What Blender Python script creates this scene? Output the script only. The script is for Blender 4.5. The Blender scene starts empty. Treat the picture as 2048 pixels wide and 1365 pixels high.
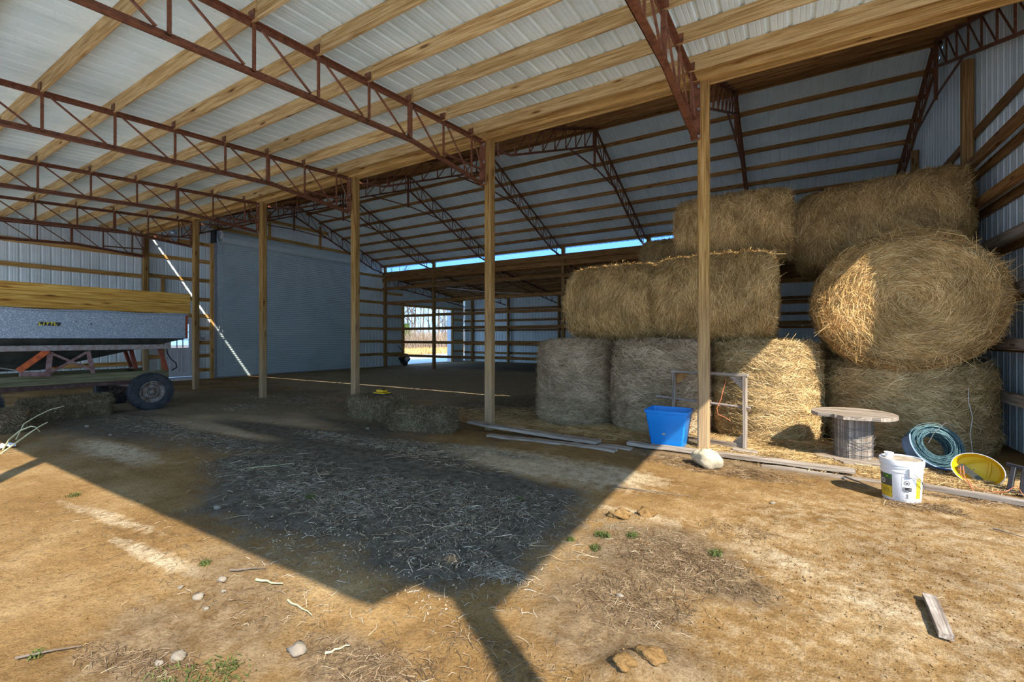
import bpy, math, random
import numpy as np
from mathutils import Vector, Matrix

random.seed(7)
rng = np.random.default_rng(7)
scene = bpy.context.scene
COL = scene.collection
PI = math.pi

# ------------------------------------------------------------------ camera, sky, sun, exposure
cam_d = bpy.data.cameras.new('camera')
cam = bpy.data.objects.new('camera', cam_d)
COL.objects.link(cam)
cam_d.sensor_width = 36.0
cam_d.lens = 910.0 / 2048.0 * 36.0
cam_d.shift_y = -5.5 / 2048.0
cam_d.clip_end = 500.0
cam.location = (0, 0, 1.57)
cam.rotation_euler = (PI / 2, 0, math.asin(0.52122))
scene.camera = cam

world = bpy.data.worlds.new('world')
scene.world = world
world.use_nodes = True
wn = world.node_tree
wn.nodes.clear()
tc_ = wn.nodes.new('ShaderNodeTexCoord')
sp_ = wn.nodes.new('ShaderNodeSeparateXYZ')
wn.links.new(tc_.outputs['Generated'], sp_.inputs[0])
rp_ = wn.nodes.new('ShaderNodeValToRGB')           # clear winter sky: paler at the horizon, deeper blue overhead
el_ = rp_.color_ramp.elements
el_[0].position = 0.0; el_[0].color = (0.17, 0.30, 0.48, 1)
el_[1].position = 1.0; el_[1].color = (0.085, 0.19, 0.46, 1)
e_ = el_.new(0.22); e_.color = (0.18, 0.30, 0.46, 1)
wn.links.new(sp_.outputs[2], rp_.inputs[0])
bg = wn.nodes.new('ShaderNodeBackground')
bg.inputs['Strength'].default_value = 2.15
wo = wn.nodes.new('ShaderNodeOutputWorld')
wn.links.new(rp_.outputs[0], bg.inputs[0])
wn.links.new(bg.outputs[0], wo.inputs[0])

sun_d = bpy.data.lights.new('sun', 'SUN')
sun_d.energy = 3.7
sun_d.angle = math.radians(0.55)
sun_d.color = (1.0, 0.92, 0.80)
sun = bpy.data.objects.new('sun', sun_d)
COL.objects.link(sun)
sun.rotation_euler = Vector((-0.825, 0.565, -0.87)).to_track_quat('-Z', 'Y').to_euler()
sun.location = (20, -15, 30)

scene.view_settings.view_transform = 'Standard'
scene.view_settings.look = 'None'
scene.view_settings.gamma = 1.0
scene.view_settings.use_curve_mapping = False
scene.view_settings.exposure = 1.42
try:
    scene.cycles.max_bounces = 16
    scene.cycles.diffuse_bounces = 10
    scene.cycles.transparent_max_bounces = 16
    scene.cycles.sample_clamp_indirect = 6.0
except Exception:
    pass

# ------------------------------------------------------------------ calibration of the place
YA, YB, YD, YC = 6.91, 17.95, 25.3, -0.55        # post rows
XS = [-1.04, -4.70, -8.36, -12.02, -15.68]       # bays of the post row
XL, XR = -19.34, 2.62                            # end walls
CAMP = np.array([0, 0, 1.57])
SN, CS = 0.52122, 0.85342


def ray(px, py):
    xc = (px - 1024.0) / 910.0
    return (CS * xc - SN, SN * xc + CS, (677.0 - py) / 910.0)


def gnd(px, py, z=0.0):
    d = ray(px, py)
    t = (z - 1.57) / d[2]
    return (d[0] * t, d[1] * t)


# ------------------------------------------------------------------ numpy noise
def _hash(ix, iy, s):
    n = (ix * 374761393 + iy * 668265263 + s * 1442695041) & 0x7fffffff
    n = ((n ^ (n >> 13)) * 1274126177) & 0x7fffffff
    return ((n ^ (n >> 16)) & 0xffff) / 65535.0


def vnoise(x, y, s=0):
    x = np.asarray(x, float); y = np.asarray(y, float)
    ix = np.floor(x).astype(np.int64); iy = np.floor(y).astype(np.int64)
    fx = x - ix; fy = y - iy
    fx = fx * fx * (3 - 2 * fx); fy = fy * fy * (3 - 2 * fy)
    a = _hash(ix, iy, s); b = _hash(ix + 1, iy, s); c = _hash(ix, iy + 1, s); d = _hash(ix + 1, iy + 1, s)
    return (a * (1 - fx) + b * fx) * (1 - fy) + (c * (1 - fx) + d * fx) * fy - 0.5


def fnoise(x, y, s=0, o=4):
    r = 0; a = 1.0
    for k in range(o):
        r = r + a * vnoise(np.asarray(x) * 2 ** k, np.asarray(y) * 2 ** k, s + k * 17)
        a *= 0.5
    return r


# ------------------------------------------------------------------ materials
def new_mat(name):
    m = bpy.data.materials.new(name)
    m.use_nodes = True
    nt = m.node_tree
    nt.nodes.clear()
    out = nt.nodes.new('ShaderNodeOutputMaterial')
    p = nt.nodes.new('ShaderNodeBsdfPrincipled')
    nt.links.new(p.outputs[0], out.inputs[0])
    return m, nt, p, out


def N(nt, t, **kw):
    n = nt.nodes.new(t)
    for k, v in kw.items():
        if k in n.inputs.keys():
            n.inputs[k].default_value = v
        else:
            setattr(n, k, v)
    return n


def ramp(nt, src, stops):
    r = nt.nodes.new('ShaderNodeValToRGB')
    el = r.color_ramp.elements
    while len(el) > 1:
        el.remove(el[0])
    el[0].position = stops[0][0]; el[0].color = (*stops[0][1], 1)
    for p, c in stops[1:]:
        e = el.new(p); e.color = (*c, 1)
    nt.links.new(src, r.inputs[0])
    return r.outputs[0]


def mixc(nt, fac, a, b, mode='MIX'):
    m = nt.nodes.new('ShaderNodeMix')
    m.data_type = 'RGBA'; m.blend_type = mode
    for v, i in ((fac, 0), (a, 6), (b, 7)):
        if isinstance(v, (int, float)):
            m.inputs[i].default_value = v
        elif isinstance(v, tuple):
            m.inputs[i].default_value = (*v, 1)
        else:
            nt.links.new(v, m.inputs[i])
    return m.outputs[2]


def bump(nt, p, h, strength, dist):
    b = N(nt, 'ShaderNodeBump', Strength=strength, Distance=dist)
    nt.links.new(h, b.inputs['Height'])
    nt.links.new(b.outputs[0], p.inputs['Normal'])


def objcoord(nt, scale, rand=True):
    tc = nt.nodes.new('ShaderNodeTexCoord')
    mp = nt.nodes.new('ShaderNodeMapping')
    mp.inputs['Scale'].default_value = scale
    nt.links.new(tc.outputs['Object'], mp.inputs[0])
    if rand:
        oi = nt.nodes.new('ShaderNodeObjectInfo')
        mu = N(nt, 'ShaderNodeMath', operation='MULTIPLY'); mu.inputs[1].default_value = 60.0
        nt.links.new(oi.outputs['Random'], mu.inputs[0])
        nt.links.new(mu.outputs[0], mp.inputs['Location'])
        return mp.outputs[0], oi.outputs['Random']
    return mp.outputs[0], None


def wood(name, dark, mid, light, rough=0.75, knots=True, vary=0.25, grey_base=None):
    """grain runs along the object's own X axis"""
    m, nt, p, out = new_mat(name)
    co, rnd = objcoord(nt, (0.55, 9, 9))
    n1 = N(nt, 'ShaderNodeTexNoise', Scale=2.2, Detail=7.0, Roughness=0.62, Distortion=0.9)
    nt.links.new(co, n1.inputs['Vector'])
    c = ramp(nt, n1.outputs[0], [(0.30, dark), (0.47, mid), (0.62, light)])
    co2, _ = objcoord(nt, (0.9, 46, 46))
    n2 = N(nt, 'ShaderNodeTexNoise', Scale=2.0, Detail=3.0)
    nt.links.new(co2, n2.inputs['Vector'])
    c2 = ramp(nt, n2.outputs[0], [(0.36, (0.48, 0.41, 0.33)), (0.56, (1, 1, 1))])
    c = mixc(nt, 0.75, c, c2, 'MULTIPLY')
    if knots:
        co3, _ = objcoord(nt, (1.5, 6.5, 6.5))
        v = N(nt, 'ShaderNodeTexVoronoi', Scale=1.0)
        nt.links.new(co3, v.inputs['Vector'])
        k = ramp(nt, v.outputs['Distance'], [(0.085, (0.15, 0.09, 0.05)), (0.13, (0.68, 0.56, 0.44)), (0.21, (1, 1, 1))])
        c = mixc(nt, 0.85, c, k, 'MULTIPLY')
    hv = nt.nodes.new('ShaderNodeHueSaturation')
    mr = N(nt, 'ShaderNodeMapRange'); mr.inputs[3].default_value = 1 - vary; mr.inputs[4].default_value = 1 + vary * 0.6
    nt.links.new(rnd, mr.inputs[0])
    nt.links.new(mr.outputs[0], hv.inputs['Value'])
    nt.links.new(c, hv.inputs['Color'])
    c = hv.outputs[0]
    if grey_base:
        ge = nt.nodes.new('ShaderNodeNewGeometry')
        sp = nt.nodes.new('ShaderNodeSeparateXYZ')
        nt.links.new(ge.outputs['Position'], sp.inputs[0])
        ad = N(nt, 'ShaderNodeMath', operation='MULTIPLY_ADD'); ad.inputs[1].default_value = 1.2
        nt.links.new(n1.outputs[0], ad.inputs[0]); nt.links.new(sp.outputs[2], ad.inputs[2])
        f = ramp(nt, ad.outputs[0], [(0.5, (1, 1, 1)), (1.0, (0, 0, 0))])
        mr2 = N(nt, 'ShaderNodeMapRange'); mr2.inputs[1].default_value = 0.6; mr2.inputs[2].default_value = 3.2
        mr2.inputs[3].default_value = 0.8; mr2.inputs[4].default_value = 0.0
        nt.links.new(ad.outputs[0], mr2.inputs[0])
        g = mixc(nt, 0.55, grey_base, c2, 'MULTIPLY')
        c = mixc(nt, mr2.outputs[0], c, g)
    nt.links.new(c, p.inputs['Base Color'])
    p.inputs['Roughness'].default_value = rough
    p.inputs['Specular IOR Level'].default_value = 0.2
    bump(nt, p, n2.outputs[0], 0.25, 0.004)
    return m


def plain(name, col, rough=0.6, metal=0.0, var=0.25, scale=6.0, spec=0.4, bump_s=0.0, detail=4.0, col2=None, lo=0.35, hi=0.65):
    m, nt, p, out = new_mat(name)
    co, rnd = objcoord(nt, (1, 1, 1))
    n = N(nt, 'ShaderNodeTexNoise', Scale=scale, Detail=detail, Roughness=0.6)
    nt.links.new(co, n.inputs['Vector'])
    a = tuple(max(0, c * (1 - var)) for c in col) if col2 is None else col2
    c = ramp(nt, n.outputs[0], [(lo, a), (hi, col)])
    nt.links.new(c, p.inputs['Base Color'])
    p.inputs['Roughness'].default_value = rough
    p.inputs['Metallic'].default_value = metal
    p.inputs['Specular IOR Level'].default_value = spec
    if bump_s:
        bump(nt, p, n.outputs[0], bump_s, 0.01)
    return m


def sheet_metal(name, col, streak, rough=0.45, metal=0.0):
    m, nt, p, out = new_mat(name)
    co, rnd = objcoord(nt, (1.0, 1.0, 1.0))
    n = N(nt, 'ShaderNodeTexNoise', Scale=1.3, Detail=6.0, Roughness=0.65)
    nt.links.new(co, n.inputs['Vector'])
    c = ramp(nt, n.outputs[0], [(0.3, streak), (0.55, col)])
    n2 = N(nt, 'ShaderNodeTexNoise', Scale=60.0, Detail=2.0)
    nt.links.new(co, n2.inputs['Vector'])
    sp = ramp(nt, n2.outputs[0], [(0.27, (0.55, 0.53, 0.5)), (0.34, (1, 1, 1))])
    c = mixc(nt, 0.6, c, sp, 'MULTIPLY')
    hv = nt.nodes.new('ShaderNodeHueSaturation')
    mr = N(nt, 'ShaderNodeMapRange'); mr.inputs[3].default_value = 0.93; mr.inputs[4].default_value = 1.04
    nt.links.new(rnd, mr.inputs[0]); nt.links.new(mr.outputs[0], hv.inputs['Value']); nt.links.new(c, hv.inputs['Color'])
    nt.links.new(hv.outputs[0], p.inputs['Base Color'])
    p.inputs['Roughness'].default_value = rough
    p.inputs['Metallic'].default_value = metal
    p.inputs['Specular IOR Level'].default_value = 0.45
    return m


def straw_mat(name, stops):
    m, nt, p, out = new_mat(name)
    ge = nt.nodes.new('ShaderNodeNewGeometry')
    c = ramp(nt, ge.outputs['Random Per Island'], stops)
    n = N(nt, 'ShaderNodeTexNoise', Scale=2.6, Detail=3.0)
    nt.links.new(ge.outputs['Position'], n.inputs['Vector'])
    k = ramp(nt, n.outputs[0], [(0.36, (0.66, 0.62, 0.55)), (0.6, (1.08, 1.05, 1.0))])
    c = mixc(nt, 0.8, c, k, 'MULTIPLY')
    nt.links.new(c, p.inputs['Base Color'])
    p.inputs['Roughness'].default_value = 0.65
    p.inputs['Specular IOR Level'].default_value = 0.25
    return m


M = {}
M['pine'] = wood('pine', (0.36, 0.175, 0.045), (0.57, 0.315, 0.09), (0.69, 0.43, 0.155))
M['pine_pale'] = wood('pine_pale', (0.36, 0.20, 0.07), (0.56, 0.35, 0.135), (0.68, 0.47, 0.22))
M['pine_red'] = wood('pine_red', (0.19, 0.085, 0.026), (0.33, 0.16, 0.05), (0.43, 0.235, 0.085))  # reddish pine, with the hall's shade darkening its colour
M['post_shaded'] = wood('post_shaded', (0.18, 0.085, 0.028), (0.31, 0.165, 0.055), (0.40, 0.235, 0.09))  # post wood darkened to carry the shade of the rear rows
M['post'] = wood('post_wood', (0.24, 0.115, 0.03), (0.47, 0.265, 0.075), (0.58, 0.355, 0.12), grey_base=(0.43, 0.31, 0.19))
M['old_wood'] = wood('old_wood', (0.20, 0.16, 0.125), (0.33, 0.275, 0.22), (0.46, 0.40, 0.33), vary=0.15)
M['green_wood'] = wood('green_wood', (0.12, 0.11, 0.06), (0.19, 0.175, 0.09), (0.25, 0.225, 0.12), vary=0.1)
M['side_wood'] = wood('side_wood', (0.36, 0.165, 0.03), (0.55, 0.30, 0.055), (0.66, 0.41, 0.10), vary=0.12)
M['steel'] = plain('primer_steel', (0.21, 0.075, 0.032), 0.6, 0.0, 0.55, 18.0, 0.35, lo=0.3, hi=0.6)
M['roof_white'] = sheet_metal('roof_sheet', (0.80, 0.89, 0.84), (0.66, 0.77, 0.72), 0.42)
M['hall_sheet'] = sheet_metal('hall_sheet', (0.76, 0.85, 0.83), (0.64, 0.73, 0.71), 0.42)
M['wall_sheet'] = sheet_metal('wall_sheet', (0.77, 0.85, 0.84), (0.64, 0.72, 0.71), 0.4)
M['door_sheet'] = sheet_metal('door_sheet', (0.62, 0.72, 0.72), (0.54, 0.64, 0.64), 0.4)
M['white_paint'] = plain('white_paint', (0.74, 0.75, 0.76), 0.5, 0, 0.12, 5)
M['zinc'] = plain('zinc', (0.55, 0.57, 0.6), 0.4, 0.6, 0.3, 20)
M['black'] = plain('black_plastic', (0.03, 0.03, 0.034), 0.55, 0, 0.5, 8)
M['rubber'] = plain('tyre_rubber', (0.065, 0.068, 0.072), 0.85, 0, 0.45, 9, 0.2)
M['rim'] = plain('rusty_rim', (0.30, 0.27, 0.24), 0.7, 0.1, 0.3, 14, 0.3, col2=(0.13, 0.075, 0.045))
M['red_paint'] = plain('worn_red_paint', (0.30, 0.055, 0.022), 0.6, 0, 0.3, 12, 0.3, col2=(0.14, 0.045, 0.025))
M['orange_paint'] = plain('orange_paint', (0.62, 0.12, 0.02), 0.55, 0, 0.3, 12, 0.35, col2=(0.32, 0.06, 0.02))
M['grey_red'] = plain('faded_red_frame', (0.26, 0.17, 0.155), 0.7, 0, 0.3, 12, 0.3, col2=(0.16, 0.075, 0.06))
M['rail_steel'] = plain('weathered_rail', (0.34, 0.31, 0.285), 0.7, 0, 0.3, 16, 0.3, col2=(0.22, 0.16, 0.135))
M['hopper'] = plain('dark_hopper', (0.055, 0.055, 0.042), 0.6, 0.1, 0.5, 6, 0.3)
M['blue'] = plain('blue_plastic', (0.012, 0.25, 0.74), 0.4, 0, 0.12, 3, 0.4)
M['blue_old'] = plain('faded_blue_plastic', (0.16, 0.26, 0.44), 0.5, 0, 0.4, 5, 0.3, col2=(0.05, 0.11, 0.2))
M['wire'] = plain('green_wire', (0.10, 0.20, 0.22), 0.5, 0.3, 0.4, 30, 0.4)
M['grey_wire'] = plain('grey_wire', (0.20, 0.20, 0.20), 0.5, 0.4, 0.4, 30, 0.4)
M['yellow'] = plain('yellow_plastic', (0.72, 0.46, 0.01), 0.45, 0, 0.15, 4, 0.4)
M['white_plastic'] = plain('white_plastic', (0.80, 0.80, 0.79), 0.4, 0, 0.06, 4, 0.4)
M['mud'] = plain('mud_splash', (0.44, 0.36, 0.26), 0.9, 0, 0.4, 20, 0.1)
M['label_dark'] = plain('label_dark', (0.075, 0.075, 0.05), 0.5, 0, 0.2, 30)
M['label_green'] = plain('label_green', (0.05, 0.16, 0.03), 0.5, 0, 0.2, 30)
M['label_yellow'] = plain('label_yellow', (0.75, 0.52, 0.02), 0.5, 0, 0.25, 35, col2=(0.42, 0.27, 0.02))
M['ink'] = plain('ink', (0.03, 0.03, 0.035), 0.6, 0, 0.2, 30)
M['decal_yellow'] = plain('decal_yellow', (0.70, 0.60, 0.03), 0.5, 0, 0.25, 40)
M['orange_cord'] = plain('orange_cord', (0.62, 0.19, 0.08), 0.6, 0, 0.3, 20)
M['rock'] = plain('limestone', (0.62, 0.53, 0.36), 0.9, 0, 0.35, 14, 0.15, 0.5)
M['pale_stone'] = plain('pale_stone', (0.27, 0.225, 0.165), 0.9, 0, 0.3, 12, 0.15, 0.3)
M['clod'] = plain('dirt_clod', (0.42, 0.29, 0.14), 0.95, 0, 0.4, 10, 0.1, 0.4)
M['bark'] = plain('bark', (0.20, 0.155, 0.12), 0.9, 0, 0.5, 5, 0.1, lo=0.3, hi=0.7)
M['cedar'] = plain('cedar_green', (0.10, 0.17, 0.035), 0.9, 0, 0.4, 5, 0.1)
M['grass_green'] = plain('grass_green', (0.10, 0.13, 0.03), 0.8, 0, 0.4, 8, 0.2)
M['hay_core'] = plain('hay_core', (0.450, 0.312, 0.144), 0.9, 0, 0.5, 22, 0.1, 0.8, 6.0, lo=0.3, hi=0.7)
M['hay_core_old'] = plain('hay_core_old', (0.16, 0.12, 0.07), 0.95, 0, 0.6, 22, 0.1, 0.8, 6.0, lo=0.3, hi=0.7)
M['straw'] = straw_mat('straw', [(0.0, (0.250, 0.156, 0.056)), (0.35, (0.525, 0.362, 0.150)), (0.75, (0.700, 0.512, 0.250)), (1.0, (0.925, 0.750, 0.450))])
M['straw_warm'] = straw_mat('straw_warm', [(0.0, (0.260, 0.143, 0.039)), (0.35, (0.559, 0.351, 0.124)), (0.75, (0.741, 0.494, 0.202)), (1.0, (0.950, 0.715, 0.364))])
M['straw_grey'] = straw_mat('straw_grey', [(0.0, (0.213, 0.144, 0.077)), (0.4, (0.463, 0.344, 0.206)), (0.8, (0.637, 0.494, 0.319)), (1.0, (0.838, 0.694, 0.500))])
M['straw_old'] = straw_mat('straw_old', [(0.0, (0.08, 0.052, 0.025)), (0.5, (0.20, 0.145, 0.078)), (0.9, (0.36, 0.28, 0.17)), (1.0, (0.55, 0.47, 0.33))])
M['litter'] = straw_mat('litter', [(0.0, (0.085, 0.05, 0.028)), (0.55, (0.19, 0.125, 0.068)), (0.92, (0.32, 0.235, 0.14)), (1.0, (0.52, 0.43, 0.30))])
M['litter_pale'] = straw_mat('litter_pale', [(0.0, (0.14, 0.11, 0.07)), (0.5, (0.30, 0.25, 0.175)), (0.85, (0.48, 0.42, 0.32)), (1.0, (0.68, 0.63, 0.53))])
M['brush'] = straw_mat('brush', [(0.0, (0.13, 0.09, 0.06)), (0.5, (0.30, 0.22, 0.15)), (1.0, (0.48, 0.40, 0.31))])

# galvanised spangle
m, nt, p, out = new_mat('galvanised')
co, rnd = objcoord(nt, (1, 1, 1))
v = N(nt, 'ShaderNodeTexVoronoi', Scale=85.0); nt.links.new(co, v.inputs['Vector'])
sx = nt.nodes.new('ShaderNodeSeparateColor'); nt.links.new(v.outputs['Color'], sx.inputs[0])
c = ramp(nt, sx.outputs[0], [(0.0, (0.22, 0.26, 0.30)), (0.75, (0.32, 0.37, 0.42)), (0.95, (0.55, 0.61, 0.66))])
nt.links.new(c, p.inputs['Base Color'])
p.inputs['Metallic'].default_value = 0.25; p.inputs['Roughness'].default_value = 0.55
M['galv'] = m

# clear ribbed strip and glass
def clear(name, tint, amount):
    m, nt, p, out = new_mat(name)
    nt.nodes.remove(p)
    t = nt.nodes.new('ShaderNodeBsdfTransparent'); t.inputs[0].default_value = (*tint, 1)
    g = nt.nodes.new('ShaderNodeBsdfGlossy'); g.inputs['Roughness'].default_value = 0.15
    d = nt.nodes.new('ShaderNodeBsdfTranslucent'); d.inputs[0].default_value = (0.75, 0.82, 0.9, 1)
    mx = nt.nodes.new('ShaderNodeMixShader'); mx.inputs[0].default_value = 0.06
    mx2 = nt.nodes.new('ShaderNodeMixShader')
    co, rnd = objcoord(nt, (1, 1, 1))
    n = N(nt, 'ShaderNodeTexNoise', Scale=1.2, Detail=5.0); nt.links.new(co, n.inputs['Vector'])
    f = ramp(nt, n.outputs[0], [(0.4, (amount * 0.5,) * 3), (0.6, (amount * 1.5,) * 3)])
    nt.links.new(f, mx2.inputs[0])
    nt.links.new(t.outputs[0], mx.inputs[1]); nt.links.new(g.outputs[0], mx.inputs[2])
    nt.links.new(mx.outputs[0], mx2.inputs[1]); nt.links.new(d.outputs[0], mx2.inputs[2])
    nt.links.new(mx2.outputs[0], out.inputs[0])
    return m
M['clear_strip'] = clear('clear_strip', (0.30, 0.54, 0.84), 0.08)  # blue of the sky put into the strip's tint
M['pane'] = clear('window_pane', (0.9, 0.94, 0.96), 0.12)
M['jar'] = clear('jar_glass', (0.8, 0.88, 0.86), 0.3)

# dirt floor: r = dark damp dirt, g = brown litter, b = pale sand/gravel (vertex colours place the soils, with some shade and bounce)
m, nt, p, out = new_mat('dirt')
ge = nt.nodes.new('ShaderNodeNewGeometry')
at = nt.nodes.new('ShaderNodeVertexColor'); at.layer_name = 'soil'
sc = nt.nodes.new('ShaderNodeSeparateColor'); nt.links.new(at.outputs[0], sc.inputs[0])
n1 = N(nt, 'ShaderNodeTexNoise', Scale=0.9, Detail=8.0, Roughness=0.62); nt.links.new(ge.outputs['Position'], n1.inputs['Vector'])
n2 = N(nt, 'ShaderNodeTexNoise', Scale=9.0, Detail=8.0, Roughness=0.7); nt.links.new(ge.outputs['Position'], n2.inputs['Vector'])
n4 = N(nt, 'ShaderNodeTexNoise', Scale=150.0, Detail=4.0, Roughness=0.75); nt.links.new(ge.outputs['Position'], n4.inputs['Vector'])
n3 = N(nt, 'ShaderNodeTexNoise', Scale=55.0, Detail=5.0, Roughness=0.7); nt.links.new(ge.outputs['Position'], n3.inputs['Vector'])
base = ramp(nt, n1.outputs[0], [(0.30, (0.20, 0.112, 0.040)), (0.5, (0.30, 0.180, 0.069)), (0.68, (0.43, 0.29, 0.136))])
def soil_mix(prev, ch, col_lo, col_hi, thr):
    ad = N(nt, 'ShaderNodeMath', operation='MULTIPLY_ADD'); ad.inputs[1].default_value = 0.9
    nt.links.new(n2.outputs[0], ad.inputs[0]); nt.links.new(ch, ad.inputs[2])
    f = ramp(nt, ad.outputs[0], [(0.62, (0, 0, 0)), (1.05, (1, 1, 1))])
    col = ramp(nt, n2.outputs[0], [(0.35, col_lo), (0.65, col_hi)])
    mu = N(nt, 'ShaderNodeMath', operation='MULTIPLY'); nt.links.new(f, mu.inputs[0]); mu.inputs[1].default_value = 1.0
    return mixc(nt, mu.outputs[0], prev, col)
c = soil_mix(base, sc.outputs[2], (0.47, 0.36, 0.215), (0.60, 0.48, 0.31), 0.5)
c = soil_mix(c, at.outputs[1], (0.62, 0.64, 0.65), (0.74, 0.76, 0.78), 0.5)  # gravel, paled and cooled for the bounce onto the roof
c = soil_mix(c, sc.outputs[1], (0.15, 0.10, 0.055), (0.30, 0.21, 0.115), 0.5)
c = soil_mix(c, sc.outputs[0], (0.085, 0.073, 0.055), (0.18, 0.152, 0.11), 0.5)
g3 = ramp(nt, n3.outputs[0], [(0.34, (0.60, 0.56, 0.50)), (0.52, (1, 1, 1)), (0.72, (1.16, 1.15, 1.12))])
c = mixc(nt, 0.85, c, g3, 'MULTIPLY')
g4 = ramp(nt, n4.outputs[0], [(0.33, (0.55, 0.50, 0.43)), (0.46, (1, 1, 1))])
c = mixc(nt, 0.7, c, g4, 'MULTIPLY')
g2 = ramp(nt, n2.outputs[0], [(0.33, (0.70, 0.64, 0.55)), (0.52, (1.02, 1.02, 1.0))])
c = mixc(nt, 0.6, c, g2, 'MULTIPLY')
nt.links.new(c, p.inputs['Base Color'])
p.inputs['Roughness'].default_value = 0.95
p.inputs['Specular IOR Level'].default_value = 0.1
mm = N(nt, 'ShaderNodeMath', operation='MULTIPLY_ADD'); mm.inputs[1].default_value = 0.35
nt.links.new(n3.outputs[0], mm.inputs[0]); nt.links.new(n2.outputs[0], mm.inputs[2])
bump(nt, p, mm.outputs[0], 0.9, 0.03)
M['dirt'] = m


# ------------------------------------------------------------------ object helpers
def wmat(o):
    mtx = o.matrix_basis.copy()
    while o.parent:
        o = o.parent
        mtx = o.matrix_basis @ mtx
    return mtx


def link(name, me, mat, parent=None, Mw=None):
    if mat is not None and not me.materials:
        me.materials.append(M[mat] if isinstance(mat, str) else mat)
    o = bpy.data.objects.new(name, me)
    COL.objects.link(o)
    if Mw is None:
        Mw = Matrix.Identity(4)
    if parent is not None:
        o.parent = parent
        o.matrix_basis = wmat(parent).inverted() @ Mw
    else:
        o.matrix_basis = Mw
    return o


def tag(o, label=None, cat=None, group=None, kind=None):
    if label: o['label'] = label
    if cat: o['category'] = cat
    if group: o['group'] = group
    if kind: o['kind'] = kind
    return o


def thing(name, label, cat, loc=(0, 0, 0), rz=0.0, group=None):
    o = bpy.data.objects.new(name, None)
    o.empty_display_size = 0.2
    COL.objects.link(o)
    o.matrix_basis = Matrix.Translation(loc) @ Matrix.Rotation(rz, 4, 'Z')
    return tag(o, label, cat, group)


def struct(name, loc=(0, 0, 0), label=None):
    o = bpy.data.objects.new(name, None)
    o.empty_display_size = 0.2
    COL.objects.link(o)
    o.matrix_basis = Matrix.Translation(loc)
    return tag(o, label, None, None, 'structure')


def copy_tree(o, parent=None):
    c = o.copy()
    COL.objects.link(c)
    c.parent = parent
    for ch in o.children:
        copy_tree(ch, c)
    return c


def np_mesh(name, V, F, smooth=False):
    me = bpy.data.meshes.new(name)
    V = np.asarray(V, dtype=np.float32); F = np.asarray(F, dtype=np.int32)
    k = F.shape[1]
    me.vertices.add(len(V)); me.vertices.foreach_set('co', V.ravel())
    me.loops.add(F.size); me.loops.foreach_set('vertex_index', F.ravel())
    me.polygons.add(len(F))
    me.polygons.foreach_set('loop_start', np.arange(0, F.size, k, dtype=np.int32))
    if smooth:
        me.polygons.foreach_set('use_smooth', np.ones(len(F), dtype=bool))
    me.update(calc_edges=True)
    return me


BOXF = [(0, 3, 2, 1), (4, 5, 6, 7), (0, 1, 5, 4), (1, 2, 6, 5), (2, 3, 7, 6), (3, 0, 4, 7)]


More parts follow.
